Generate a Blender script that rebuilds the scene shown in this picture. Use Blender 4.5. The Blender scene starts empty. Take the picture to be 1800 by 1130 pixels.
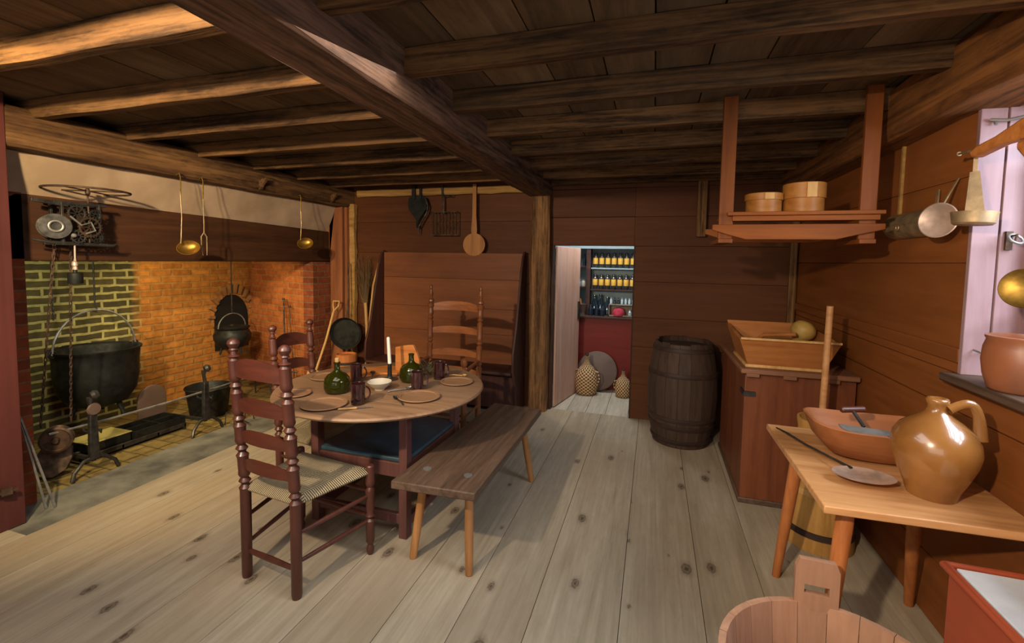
import bpy, bmesh, math, random
from mathutils import Vector, Matrix
random.seed(7)
SC = bpy.context.scene
COL = SC.collection
PI = math.pi

# ---------------------------------------------------------------- helpers
def lin(c):
    out = []
    for v in c[:3]:
        v = v / 255.0
        out.append(v / 12.92 if v <= 0.04045 else ((v + 0.055) / 1.055) ** 2.4)
    return (out[0], out[1], out[2], 1.0)

class MB:
    def __init__(s):
        s.v = []; s.f = []; s.r = []; s.cr = 0.0
    def add(s, vs, fs, M=None):
        n = len(s.v)
        for p in vs:
            p = Vector(p)
            if M is not None: p = M @ p
            s.v.append(p); s.r.append(s.cr)
        for f in fs: s.f.append([n + i for i in f])
        return s
    def box(s, x0, x1, y0, y1, z0, z1, M=None):
        vs = [(x, y, z) for x in (x0, x1) for y in (y0, y1) for z in (z0, z1)]
        return s.add(vs, [(0,1,3,2),(4,6,7,5),(0,4,5,1),(2,3,7,6),(0,2,6,4),(1,5,7,3)], M)
    def bar(s, p, q, w, h=None, up=(0,0,1), w2=None, h2=None):
        p, q = Vector(p), Vector(q); h = w if h is None else h
        w2 = w if w2 is None else w2; h2 = h if h2 is None else h2
        d = (q - p).normalized(); a = d.cross(Vector(up))
        if a.length < 1e-4: a = d.cross(Vector((1,0,0)))
        a.normalize(); b = a.cross(d)
        vs = []
        for c, ww, hh in ((p, w, h), (q, w2, h2)):
            vs += [c - a*ww/2 - b*hh/2, c + a*ww/2 - b*hh/2, c + a*ww/2 + b*hh/2, c - a*ww/2 + b*hh/2]
        return s.add(vs, [(3,2,1,0),(4,5,6,7),(0,1,5,4),(1,2,6,5),(2,3,7,6),(3,0,4,7)])
    def tube(s, pts, r, n=10, closed=False, flat=1.0, up=None):
        pts = [Vector(p) for p in pts]; m = len(pts)
        rr = r if isinstance(r, (list, tuple)) else [r] * m
        rings = []; prev = None
        for i, p in enumerate(pts):
            if closed: d = pts[(i+1) % m] - pts[i-1]
            else: d = pts[min(i+1, m-1)] - pts[max(i-1, 0)]
            d.normalize()
            if prev is None:
                a = d.cross(Vector(up) if up else Vector((0,0,1)))
                if a.length < 1e-3: a = d.cross(Vector((1,0,0)))
            else:
                a = prev - d * prev.dot(d)
            a.normalize(); prev = a; b = d.cross(a)
            rings.append([p + (a*math.cos(2*PI*k/n) + b*math.sin(2*PI*k/n)*flat) * rr[i] for k in range(n)])
        vs = [v for R in rings for v in R]; fs = []
        for i in range(m if closed else m-1):
            j = (i+1) % m
            for k in range(n):
                fs.append((i*n+k, i*n+(k+1) % n, j*n+(k+1) % n, j*n+k))
        if not closed:
            fs.append(tuple(range(n-1, -1, -1))); fs.append(tuple((m-1)*n + k for k in range(n)))
        return s.add(vs, fs)
    def lathe(s, prof, o=(0,0,0), ax=(0,0,1), n=28, sx=1.0, sy=1.0, cap=False):
        o = Vector(o); z = Vector(ax).normalized()
        x = z.cross(Vector((0,1,0)))
        if x.length < 1e-3: x = Vector((1,0,0))
        x.normalize(); y = z.cross(x)
        vs = []; fs = []; m = len(prof)
        for (r, h) in prof:
            for k in range(n):
                t = 2*PI*k/n; rr = max(r, 1e-5)
                vs.append(o + x*rr*math.cos(t)*sx + y*rr*math.sin(t)*sy + z*h)
        for i in range(m-1):
            for k in range(n):
                fs.append((i*n+k, i*n+(k+1) % n, (i+1)*n+(k+1) % n, (i+1)*n+k))
        if prof[0][0] > 1e-4 and prof[-1][0] > 1e-4 and not cap:      # a ring: close the profile on itself
            for k in range(n): fs.append(((m-1)*n+k, (m-1)*n+(k+1) % n, (k+1) % n, k))
        else:
            fs.append(tuple(range(n-1, -1, -1))); fs.append(tuple((m-1)*n + k for k in range(n)))
        return s.add(vs, fs)
    def turned(s, p, q, prof, n=16):
        p, q = Vector(p), Vector(q); L = (q-p).length
        return s.lathe([(r, t*L) for t, r in prof], p, q-p, n, cap=True)
    def prism(s, poly, t0, t1, M=None, plane='XZ'):
        n = len(poly)
        def mk(a, b, t):
            return {'XZ': (a, t, b), 'YZ': (t, a, b), 'XY': (a, b, t)}[plane]
        vs = [mk(a, b, t0) for a, b in poly] + [mk(a, b, t1) for a, b in poly]
        fs = [tuple(range(n)), tuple(range(2*n-1, n-1, -1))]
        fs += [(i, n+i, n+(i+1) % n, (i+1) % n) for i in range(n)]
        return s.add(vs, fs, M)
    def ring(s, c, r, t, ax=(0,0,1), n=40, m=8, sx=1, sy=1):
        z = Vector(ax).normalized(); x = z.cross(Vector((0,1,0)))
        if x.length < 1e-3: x = Vector((1,0,0))
        x.normalize(); y = z.cross(x)
        return s.tube([Vector(c) + x*r*math.cos(2*PI*k/n)*sx + y*r*math.sin(2*PI*k/n)*sy for k in range(n)], t, m, True, up=z)

def obj(name, mb, mat, parent=None, bev=0.0, world=True, recenter=None, ang=35):
    off = Vector((0,0,0)); loc = Vector((0,0,0))
    if parent is not None and world:
        p = parent
        while p is not None: off += p.location; p = p.parent
    if parent is None and recenter is not False:
        xs = [v.x for v in mb.v]; ys = [v.y for v in mb.v]; zs = [v.z for v in mb.v]
        loc = Vector(((min(xs)+max(xs))/2, (min(ys)+max(ys))/2, min(zs))); off = loc
    me = bpy.data.meshes.new(name)
    me.from_pydata([tuple(v - off) for v in mb.v], [], mb.f)
    bm = bmesh.new(); bm.from_mesh(me); bmesh.ops.recalc_face_normals(bm, faces=bm.faces)
    bm.to_mesh(me); bm.free()
    a = me.attributes.new('rnd', 'FLOAT', 'POINT')
    a.data.foreach_set('value', mb.r)
    me.materials.append(mat)
    me.polygons.foreach_set('use_smooth', [True]*len(me.polygons))
    me.set_sharp_from_angle(angle=math.radians(ang))
    me.update()
    o = bpy.data.objects.new(name, me); COL.objects.link(o)
    o.location = loc
    if parent is not None: o.parent = parent
    if bev:
        b = o.modifiers.new('bev', 'BEVEL'); b.width = bev; b.segments = 2; b.limit_method = 'ANGLE'; b.angle_limit = math.radians(40)
        b.harden_normals = False
    return o

def tag(o, label, cat, group=None, kind=None):
    o['label'] = label; o['category'] = cat
    if group: o['group'] = group
    if kind: o['kind'] = kind
    return o
def thing(name, label, cat, loc=(0,0,0), rz=0.0, group=None):
    o = bpy.data.objects.new(name, None); COL.objects.link(o)
    o.location = loc; o.rotation_euler = (0, 0, rz); o.empty_display_size = .05
    return tag(o, label, cat, group)
def struct(name, mb, mat, bev=0, parent=None, recenter=None, ang=24):
    o = obj(name, mb, mat, parent, bev, recenter=recenter, ang=ang)
    if parent is None: o['kind'] = 'structure'
    return o
def dup(root, loc, rz=0.0, label=None, group=None, sc=None):
    r = root.copy(); COL.objects.link(r); r.location = loc; r.rotation_euler = (0,0,rz)
    if label: r['label'] = label
    if group: r['group'] = group
    if sc: r.scale = (sc, sc, sc)
    for ch in [o for o in SC.objects if o.parent == root]:
        c = ch.copy(); COL.objects.link(c); c.parent = r
        for g in [o for o in SC.objects if o.parent == ch]:
            d = g.copy(); COL.objects.link(d); d.parent = c
    return r

# ---------------------------------------------------------------- materials
class NT:
    def __init__(s, name):
        s.m = bpy.data.materials.new(name); s.m.use_nodes = True
        s.t = s.m.node_tree; s.n = s.t.nodes; s.b = s.n['Principled BSDF']
        s.tc = s.n.new('ShaderNodeTexCoord')
    def L(s, a, b): s.t.links.new(a, b)
    def N(s, k, **kw):
        n = s.n.new(k)
        for a, b in kw.items(): setattr(n, a, b)
        return n
    def map(s, scale, src=None):
        m = s.N('ShaderNodeMapping'); m.inputs['Scale'].default_value = scale
        s.L(src or s.tc.outputs['Object'], m.inputs['Vector']); return m.outputs[0]
    def noise(s, vec, sc, det=4, dist=0.0, rough=.55):
        n = s.N('ShaderNodeTexNoise'); n.inputs['Scale'].default_value = sc; n.inputs['Detail'].default_value = det
        n.inputs['Distortion'].default_value = dist; n.inputs['Roughness'].default_value = rough
        s.L(vec, n.inputs['Vector']); return n.outputs['Fac']
    def ramp(s, fac, stops):
        r = s.N('ShaderNodeValToRGB'); e = r.color_ramp.elements
        while len(e) < len(stops): e.new(.5)
        for i, (p, c) in enumerate(stops):
            e[i].position = p; e[i].color = c if len(c) == 4 else (*c, 1)
        s.L(fac, r.inputs[0]); return r.outputs[0]
    def mix(s, fac, a, b, mode='MIX'):
        m = s.N('ShaderNodeMix', data_type='RGBA', blend_type=mode)
        for sock, v in ((m.inputs[0], fac), (m.inputs[6], a), (m.inputs[7], b)):
            if isinstance(v, (int, float, tuple)): sock.default_value = v
            else: s.L(v, sock)
        return m.outputs[2]
    def math(s, op, a, b=None):
        m = s.N('ShaderNodeMath', operation=op)
        for i, v in enumerate((a, b)):
            if v is None: continue
            if isinstance(v, (int, float)): m.inputs[i].default_value = v
            else: s.L(v, m.inputs[i])
        return m.outputs[0]
    def bump(s, h, strength=.3, dist=.01):
        b = s.N('ShaderNodeBump'); b.inputs['Strength'].default_value = strength; b.inputs['Distance'].default_value = dist
        s.L(h, b.inputs['Height']); s.L(b.outputs[0], s.b.inputs['Normal'])
    def fin(s, col, rough=.6, metal=0.0, spec=.5, coat=0.0):
        if isinstance(col, tuple): s.b.inputs['Base Color'].default_value = col
        else: s.L(col, s.b.inputs['Base Color'])
        if isinstance(rough, (int, float)): s.b.inputs['Roughness'].default_value = rough
        else: s.L(rough, s.b.inputs['Roughness'])
        s.b.inputs['Metallic'].default_value = metal
        s.b.inputs['Specular IOR Level'].default_value = spec
        s.b.inputs['Coat Weight'].default_value = coat
        return s.m

def wood(name, dark, light, ax='Z', sc=1.0, rough=.6, bump=.25, blotch=None, bl=.5, rnd=0.0, knots=None, spec=.25, coat=0.0, rndrange=None, fine=1.0, con=.34):
    t = NT(name)
    base = t.tc.outputs['Object']
    if rnd:
        at = t.N('ShaderNodeAttribute'); at.attribute_name = 'rnd'
        vm = t.N('ShaderNodeVectorMath', operation='ADD')
        sc2 = t.N('ShaderNodeVectorMath', operation='SCALE'); sc2.inputs[3].default_value = 13.7
        cmb = t.N('ShaderNodeCombineXYZ')
        for i in range(3): t.L(at.outputs['Fac'], cmb.inputs[i])
        t.L(cmb.outputs[0], sc2.inputs[0]); t.L(base, vm.inputs[0]); t.L(sc2.outputs[0], vm.inputs[1])
        base = vm.outputs[0]
    i = 'XYZ'.index(ax)
    s1 = [11*sc]*3; s1[i] = .7*sc
    s2 = [60*sc*fine]*3; s2[i] = 2.5*sc
    v1 = t.map(s1, base); v2 = t.map(s2, base)
    n1 = t.noise(v1, 1.0, 3, 1.6); n2 = t.noise(v2, 1.0, 3, .3)
    s4 = [34*sc]*3; s4[i] = 9*sc
    n4 = t.noise(t.map(s4, base), 1.0, 5, .8, .65)
    mixn = t.math('ADD', t.math('ADD', t.math('MULTIPLY', n1, .46), t.math('MULTIPLY', n2, .30)), t.math('MULTIPLY', n4, .24))
    col = t.ramp(mixn, [(.49-con/2, lin(dark)), (.49+con/2, lin(light))])
    s3 = [1.8]*3; s3[i] = .8
    n3 = t.noise(t.map(s3, base), 1.0, 5, .5)
    if blotch:
        f = t.ramp(n3, [(.42, (0,0,0)), (.68, (1,1,1))])
        f = t.math('MULTIPLY', f, bl)
        col = t.mix(f, col, lin(blotch))
    if rnd:
        hs = t.N('ShaderNodeHueSaturation'); t.L(col, hs.inputs['Color'])
        lo, hi = rndrange or (1-rnd, 1+rnd)
        mr = t.N('ShaderNodeMapRange'); t.L(at.outputs['Fac'], mr.inputs[0]); mr.inputs[3].default_value = lo; mr.inputs[4].default_value = hi
        t.L(mr.outputs[0], hs.inputs['Value']); col = hs.outputs[0]
    h = mixn
    if knots:
        ks = [knots[0]]*3; ks[i] = knots[0]*.55
        vo = t.N('ShaderNodeTexVoronoi'); vo.inputs['Scale'].default_value = 1; vo.inputs['Randomness'].default_value = 1; vo.voronoi_dimensions = '2D'
        t.L(t.map(ks, base), vo.inputs['Vector'])
        wob = t.noise(t.map([60]*3, base), 1.0, 2)
        d = t.math('ADD', vo.outputs['Distance'], t.math('MULTIPLY', wob, knots[1]*.9))
        sp2 = t.N('ShaderNodeSeparateColor'); t.L(vo.outputs['Color'], sp2.inputs[0])
        szr = t.N('ShaderNodeMapRange'); t.L(sp2.outputs[1], szr.inputs[0]); szr.inputs[3].default_value = .4; szr.inputs[4].default_value = 1.25
        core = t.ramp(t.math('DIVIDE', d, szr.outputs[0]), [(knots[1]*.7, (1,1,1)), (knots[1]*.95, (.55,.55,.55)), (knots[1]*1.25, (.85,.85,.85)), (knots[1]*1.55, (.25,.25,.25)), (knots[1]*2.4, (0,0,0))])
        k = core
        keep = t.math('GREATER_THAN', t.N('ShaderNodeSeparateColor').outputs[0], 0)
        sepc = t.N('ShaderNodeSeparateColor'); t.L(vo.outputs['Color'], sepc.inputs[0])
        keep = t.math('GREATER_THAN', sepc.outputs[0], knots[2])
        k2 = t.math('MULTIPLY', k, keep)
        col = t.mix(t.math('MULTIPLY', k2, .85), col, lin(knots[3]))
    if bump: t.bump(h, bump, .006)
    return t.fin(col, rough, 0, spec, coat)

def metal(name, c, rough=.45, met=1.0, var=.3, c2=None, sc=14, bump=.1):
    t = NT(name); n = t.noise(t.tc.outputs['Object'], sc, 5)
    c2 = c2 or tuple(v*(1-var) for v in c)
    col = t.ramp(n, [(.35, lin(c2)), (.65, lin(c))])
    r = t.ramp(n, [(.3, (min(1, rough+.15),)*3), (.7, (max(.05, rough-.1),)*3)])
    if bump: t.bump(n, bump, .004)
    return t.fin(col, r, met)
def plain(name, c, rough=.6, c2=None, sc=6, bump=.1, spec=.4, coat=0, bdist=.004, stops=(.35,.65)):
    t = NT(name); n = t.noise(t.tc.outputs['Object'], sc, 6)
    col = t.ramp(n, [(stops[0], lin(c)), (stops[1], lin(c2 or tuple(v*.8 for v in c)))])
    if bump: t.bump(n, bump, bdist)
    return t.fin(col, rough, 0, spec, coat)
def brick(name, c1, c2, mort, plane='YZ', split=None, bw=.21, bh=.068, ms=.010, bump=.6, alt=None, rough=.85):
    """plane YZ: wall running along Y. split = (local coordinate, colours) for sooted part"""
    t = NT(name)
    sep = t.N('ShaderNodeSeparateXYZ'); t.L(t.tc.outputs['Object'], sep.inputs[0])
    cmb = t.N('ShaderNodeCombineXYZ')
    t.L(sep.outputs['XYZ'.index(plane[0])], cmb.inputs[0]); t.L(sep.outputs['XYZ'.index(plane[1])], cmb.inputs[1])
    wob = t.N('ShaderNodeTexNoise'); wob.inputs['Scale'].default_value = 9; t.L(t.tc.outputs['Object'], wob.inputs['Vector'])
    ms2 = t.N('ShaderNodeVectorMath', operation='SCALE'); ms2.inputs[3].default_value = .022; t.L(wob.outputs['Color'], ms2.inputs[0])
    ad = t.N('ShaderNodeVectorMath', operation='ADD'); t.L(cmb.outputs[0], ad.inputs[0]); t.L(ms2.outputs[0], ad.inputs[1])
    def bt(a, b, m, mso=None):
        k = t.N('ShaderNodeTexBrick'); k.inputs['Scale'].default_value = 1
        k.inputs['Brick Width'].default_value = bw; k.inputs['Row Height'].default_value = bh
        k.inputs['Mortar Size'].default_value = mso or ms; k.inputs['Mortar Smooth'].default_value = .35
        k.inputs['Color1'].default_value = lin(a); k.inputs['Color2'].default_value = lin(b); k.inputs['Mortar'].default_value = lin(m)
        t.L(ad.outputs[0], k.inputs['Vector']); return k
    A = bt(c1, c2, mort); col = A.outputs['Color']
    n = t.noise(t.tc.outputs['Object'], 18, 5)
    if split:
        pos, ax, sa, sb, sm = split
        B = bt(sa, sb, sm)
        nn = t.noise(t.tc.outputs['Object'], 5, 4)
        f = t.math('ADD', sep.outputs['XYZ'.index(ax)], t.math('MULTIPLY', t.math('SUBTRACT', nn, .5), .22))
        f = t.math('SUBTRACT', f, pos)
        r = t.N('ShaderNodeMapRange'); t.L(f, r.inputs[0]); r.inputs[1].default_value = -.05; r.inputs[2].default_value = .05
        col = t.mix(r.outputs[0], B.outputs['Color'], col)
    col = t.mix(.55, col, t.ramp(n, [(.3, (.45,.45,.45)), (.7, (1.25,1.25,1.25))]), 'MULTIPLY')
    hh = t.math('SUBTRACT', t.math('MULTIPLY', n, .35), A.outputs['Fac'])
    t.bump(hh, bump, .012)
    return t.fin(col, rough, 0, .2)

M = {}
M['floor'] = wood('floor_boards', (144,130,108), (184,169,146), 'Y', .9, .62, .12, (146,124,96), .45, rnd=.08, knots=(3.9, .075, .28, (58,38,24)), fine=1.6, con=.36)
M['floor2'] = wood('pantry_boards', (150,140,122), (200,190,172), 'Y', .9, .6, .12, rnd=.08)
M['ceil'] = wood('ceiling_boards', (56,40,25), (112,86,58), 'Y', .9, .85, .4, (128,112,86), .4, rnd=.25)
M['joist'] = wood('joist_wood', (48,31,16), (122,86,50), 'X', 1.1, .8, .8, (62,48,32), .5, rnd=.2, con=.17, fine=1.4)
M['beam'] = wood('summer_beam_wood', (48,33,23), (124,90,68), 'Y', 1.0, .8, .9, (84,60,44), .45, con=.17, fine=1.4)
M['gbeam'] = wood('chimney_girt_wood', (44,27,13), (128,92,56), 'Y', .8, .8, .8, (64,40,22), .7, con=.17, fine=1.4)
M['plate'] = wood('plate_wood', (84,50,22), (150,96,48), 'Y', .6, .8, .9, (70,44,22), .6, con=.17, fine=1.4)
M['rail'] = wood('pale_rail_wood', (128,90,44), (188,146,84), 'X', .8, .8, .5)
M['post'] = wood('post_wood', (76,52,30), (152,110,68), 'Z', .7, .8, 1.0, (66,48,34), .5, con=.17, fine=1.4)
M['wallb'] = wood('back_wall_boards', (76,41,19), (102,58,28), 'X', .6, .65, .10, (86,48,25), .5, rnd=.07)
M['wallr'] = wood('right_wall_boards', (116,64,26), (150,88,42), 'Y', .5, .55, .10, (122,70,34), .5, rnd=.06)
M['wallv'] = wood('upright_boards', (110,62,36), (160,100,62), 'Z', .6, .6, .15, (134,84,54), .5)
M['redpost'] = wood('red_painted_boards', (54,26,24), (80,41,37), 'Z', .5, .5, .12, (96,48,44), .5)
M['mantel'] = wood('mantel_wood', (44,26,15), (86,52,30), 'Y', .6, .6, .5, (52,30,18), .5)
M['brick'] = brick('hearth_brick', (190,124,54), (158,98,42), (164,118,62), 'YZ', split=(.06, 'Y', (66,62,40), (88,78,48), (160,152,98)), ms=.013)  # split colours paint two lamps' light: greenish near part, orange far part
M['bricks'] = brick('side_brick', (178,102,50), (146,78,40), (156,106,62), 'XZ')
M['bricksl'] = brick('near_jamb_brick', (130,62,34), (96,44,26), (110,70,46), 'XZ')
M['brickj'] = brick('jamb_brick', (140,72,42), (108,54,34), (122,86,60), 'YZ')
M['archb'] = plain('arch_brick', (160,112,62), .85, (128,92,54), 12, .4)
M['hfloor'] = brick('hearth_floor_brick', (138,116,66), (118,98,58), (96,82,52), 'XY', bw=.24, bh=.12, ms=.008)
M['hstone'] = plain('hearth_stone', (128,124,112), .6, (86,84,78), 5, .3, bdist=.01)
M['plaster'] = plain('plaster', (176,150,124), .9, (146,122,98), 3, .35, bdist=.012)
M['dark'] = plain('soot_and_shade', (14,11,9), .95, (22,18,14), 4, .1)  # also stands for the shade inside the oven mouth
M['iron'] = metal('wrought_iron', (76,72,68), .5, .6, .5, sc=20)
M['cast'] = metal('cast_iron', (50,50,47), .55, .6, .5, sc=12)
M['rust'] = metal('rusty_iron', (96,72,54), .6, .55, .4, (50,38,30), 18)
M['steel'] = metal('bright_iron', (158,154,148), .42, .6, .3)
M['brass'] = metal('brass', (176,136,58), .42, .85, .35)
M['copper'] = metal('old_copper', (216,184,164), .42, .45, .25)
M['tin'] = metal('tinned_sheet', (190,160,120), .5, .6, .3)
M['chair'] = wood('red_brown_chair_paint', (56,27,20), (84,43,32), 'Z', 1.0, .4, .06, (104,58,44), .4, spec=.5, coat=.12)
M['chairx'] = wood('red_brown_slat_paint', (60,28,19), (88,43,29), 'X', 1.0, .42, .06, (88,45,34), .4, spec=.45, coat=.1)
M['walnut'] = wood('turned_walnut', (84,44,22), (142,84,46), 'Z', 1.0, .35, .06, spec=.5, coat=.25)
M['walnutx'] = wood('slat_walnut', (110,58,28), (172,106,60), 'X', 1.0, .35, .06, spec=.5, coat=.25)
M['settle'] = wood('settle_boards', (108,62,34), (146,88,52), 'X', .5, .55, .1, (98,58,38), .5, rnd=.08)
M['settlew'] = wood('settle_wings', (52,30,24), (84,50,40), 'Z', .6, .5, .1, (66,48,44), .5)
M['tabletop'] = wood('table_top_wood', (100,72,50), (152,116,84), 'X', .8, .5, .12, (150,120,96), .5, spec=.4)
M['tframe'] = wood('plum_table_frame', (76,44,40), (112,70,62), 'Z', .8, .55, .08, (92,66,62), .5)
M['blue'] = plain('worn_blue_paint', (58,86,98), .5, (38,60,70), 7, .15, stops=(.3,.7))
M['bench'] = wood('dark_bench_wood', (58,42,32), (112,88,70), 'Y', 1.0, .5, .25, (84,68,58), .5)
M['benchleg'] = wood('bench_leg_wood', (140,90,48), (196,140,84), 'Z', 1.0, .55, .15, (120,88,62), .4)
M['barrel'] = wood('barrel_wood', (44,32,26), (82,62,50), 'Z', .9, .7, .4, (60,46,38), .5, rnd=.12)
M['hoop'] = wood('barrel_hoops', (38,28,24), (66,48,40), 'X', .6, .6, .2)
M['chest'] = wood('chest_wood', (84,44,26), (128,72,44), 'Z', .6, .45, .1, (100,58,40), .5)
M['chesttop'] = wood('chest_lid_wood', (100,64,44), (146,100,72), 'X', .6, .5, .1, (112,80,60), .5)
M['trough'] = wood('trough_wood', (136,78,36), (182,118,62), 'X', .7, .55, .15, (110,66,36), .4)
M['trough2'] = wood('churn_wood', (160,112,54), (206,158,88), 'Z', .8, .55, .12, (136,92,48), .4)
M['stool'] = wood('low_table_wood', (158,104,58), (214,160,106), 'X', .8, .42, .1, (128,84,50), .5, spec=.5)
M['stoolleg'] = wood('low_table_legs', (150,84,42), (196,122,68), 'Z', .8, .5, .1)
M['bowlw'] = wood('bowl_wood', (122,68,36), (166,104,62), 'X', .8, .5, .1, (140,88,56), .5)
M['tub'] = wood('tub_staves', (138,98,74), (184,138,108), 'Z', .7, .65, .15, (150,118,96), .5, rnd=.10)
M['redbox'] = wood('brick_red_paint', (138,56,32), (164,76,48), 'Y', .5, .4, .06, (128,66,46), .5, spec=.5)
M['paletop'] = plain('pale_top', (214,218,224), .3, (184,190,198), 5, .04)
M['shelf'] = wood('shelf_wood', (110,54,14), (148,82,26), 'X', .7, .65, .1, (92,48,16), .4)
M['shelfz'] = wood('shelf_hanger_wood', (98,48,14), (136,74,26), 'Z', .7, .55, .1, (80,44,28), .4)
M['boxw'] = wood('bentwood', (140,84,32), (188,126,60), 'X', .7, .45, .06, (120,72,32), .4)
M['peel'] = wood('peel_wood', (140,90,48), (186,130,76), 'Z', .9, .5, .06)
M['palew'] = wood('pale_handle_wood', (168,122,68), (208,164,104), 'Z', .9, .55, .06)
M['trencher'] = wood('trencher_wood', (116,82,56), (156,118,86), 'X', .9, .5, .08)
M['orangew'] = wood('orange_wood', (164,92,40), (214,140,74), 'X', .9, .5, .08)
M['casing'] = wood('window_casing_paint', (140,106,108), (176,146,150), 'Z', .6, .45, .08, (112,76,74), .5)
M['doorleaf'] = wood('door_leaf_paint', (176,134,114), (214,178,160), 'Z', .5, .55, .1, (166,106,70), .6)
M['jug'] = plain('salt_glaze', (150,100,48), .26, (112,70,32), 4, .04, .6, .6)
M['crock'] = plain('unglazed_crock', (158,92,56), .42, (116,74,54), 3, .06, .5, .3)
M['mug'] = plain('dark_brown_glaze', (54,24,26), .12, (34,14,16), 6, .02, .7, .6)
M['white'] = plain('cream_glaze', (206,196,176), .3, (176,164,142), 5, .03, .5, .3)
M['wax'] = plain('candle_wax', (240,234,218), .4, (232,224,204), 5, .02)
M['cork'] = plain('cork', (200,160,104), .8, (170,128,80), 30, .2)
M['gourd'] = plain('gourd_skin', (182,148,76), .5, (140,106,52), 7, .1)
M['leaf'] = plain('sage_leaf', (92,104,70), .7, (56,64,40), 20, .1)
M['twig'] = wood('birch_twigs', (70,52,34), (124,98,66), 'Z', 2, .8, .1)
M['pantry'] = plain('pantry_plaster', (150,168,172), .8, (126,144,148), 3, .1)
M['pantryred'] = wood('oxblood_paint', (96,28,22), (122,40,32), 'X', .6, .45, .06, (104,34,28), .4)
M['shelfdark'] = wood('dark_shelf_wood', (50,32,30), (80,54,48), 'X', .7, .6, .08)
M['jarglass'] = plain('smoky_glass', (62,60,58), .12, (44,44,44), 12, 0, .7, .4)
M['label'] = plain('yellow_paper_label', (224,178,74), .6, (206,156,58), 12, .02)
M['dkglass'] = plain('dark_blue_glass', (24,38,50), .1, (16,26,36), 10, 0, .7, .5)
M['clear'] = plain('pale_glass', (178,196,204), .15, (150,168,178), 10, 0, .7, .4)
M['pink'] = plain('pink_cloth', (196,64,84), .7, (160,44,62), 24, .2)
M['cardboard'] = plain('pale_box', (150,132,112), .6, (120,104,88), 8, .05)
M['lid'] = plain('lid_brown', (104,84,74), .55, (84,66,58), 4, .1)
M['dripstone'] = plain('drip_pan', (176,162,98), .5, (146,132,76), 5, .15)

def glassm(name, c, rough=.03):
    t = NT(name); t.b.inputs['Transmission Weight'].default_value = .85
    t.b.inputs['IOR'].default_value = 1.45
    return t.fin(lin(c), rough, 0, .6)
M['olive'] = glassm('olive_green_glass', (92,96,24))
def pane_mat():
    t = NT('window_pane'); n = t.n; tr = n.new('ShaderNodeBsdfTransparent'); tr.inputs[0].default_value = (.92,.96,1,1)
    mx = n.new('ShaderNodeMixShader'); mx.inputs[0].default_value = .15
    t.b.inputs['Roughness'].default_value = .05; t.b.inputs['Base Color'].default_value = (.8,.85,.9,1)
    t.L(tr.outputs[0], mx.inputs[1]); t.L(t.b.outputs[0], mx.inputs[2])
    t.L(mx.outputs[0], n['Material Output'].inputs[0]); return t.m
M['pane'] = pane_mat()
def rush_mat(name, hw, yc, hd):
    t = NT(name); sep = t.N('ShaderNodeSeparateXYZ'); t.L(t.tc.outputs['Object'], sep.inputs[0])
    ax = t.math('ABSOLUTE', t.math('DIVIDE', sep.outputs[0], hw))
    ay = t.math('ABSOLUTE', t.math('DIVIDE', t.math('SUBTRACT', sep.outputs[1], yc), hd))
    g = t.math('GREATER_THAN', ax, ay)
    c = t.math('ADD', t.math('MULTIPLY', sep.outputs[1], g), t.math('MULTIPLY', sep.outputs[0], t.math('SUBTRACT', 1, g)))
    nz = t.noise(t.tc.outputs['Object'], 30, 3)
    w = t.math('SINE', t.math('ADD', t.math('MULTIPLY', c, 620), t.math('MULTIPLY', nz, 2.0)))
    w01 = t.math('ADD', t.math('MULTIPLY', w, .5), .5)
    col = t.ramp(w01, [(.05, lin((84,70,50))), (.6, lin((176,158,124))), (1, lin((204,188,156)))])
    n2 = t.noise(t.tc.outputs['Object'], 9, 4)
    col = t.mix(.5, col, t.ramp(n2, [(.3, (.55,.5,.42)), (.7, (1.15,1.12,1.05))]), 'MULTIPLY')
    t.bump(w01, .8, .006)
    return t.fin(col, .75, 0, .2)
M['rush'] = rush_mat('rush_weave', .23, .18, .19)
def wicker_mat():
    t = NT('wicker_weave'); sep = t.N('ShaderNodeSeparateXYZ'); t.L(t.tc.outputs['Object'], sep.inputs[0])
    an = t.math('ARCTAN2', sep.outputs[1], sep.outputs[0])
    a = t.math('SINE', t.math('MULTIPLY', an, 16)); b = t.math('SINE', t.math('MULTIPLY', sep.outputs[2], 170))
    p = t.math('MULTIPLY', a, b); w = t.math('ADD', t.math('MULTIPLY', p, .5), .5)
    col = t.ramp(w, [(.15, lin((70,46,28))), (.6, lin((196,158,112))), (1, lin((220,196,160)))])
    t.bump(w, .9, .012); return t.fin(col, .7, 0, .2)
M['wicker'] = wicker_mat()

# ---------------------------------------------------------------- setting
YB, XR, XL = 4.46, 1.17, -3.13
ZC = 2.335
def planks(mb, axis, a0, a1, b0, b1, w, gap, t0, t1, plane='XY', jit=0.0):
    """boards running along `axis`, stacked from b0 to b1 with widths w (lo,hi)"""
    b = b0; k = 0
    while b < b1 - 1e-4:
        ww = random.uniform(*w); e = min(b + ww, b1)
        if b1 - e < .05: e = b1
        mb.cr = random.random(); j = random.uniform(-jit, jit)
        if plane == 'XY':      # floor / ceiling, stacked in X, running along Y
            mb.box(b + gap/2, e - gap/2, a0, a1, t0 + j, t1 + j)
        elif plane == 'XZ':    # wall facing Y, stacked in Z, running along X
            mb.box(a0, a1, t0 + j, t1 + j, b + gap/2, e - gap/2)
        elif plane == 'YZ':    # wall facing X, stacked in Z, running along Y
            mb.box(t0 + j, t1 + j, a0, a1, b + gap/2, e - gap/2)
        b = e; k += 1
    mb.cr = 0

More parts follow.
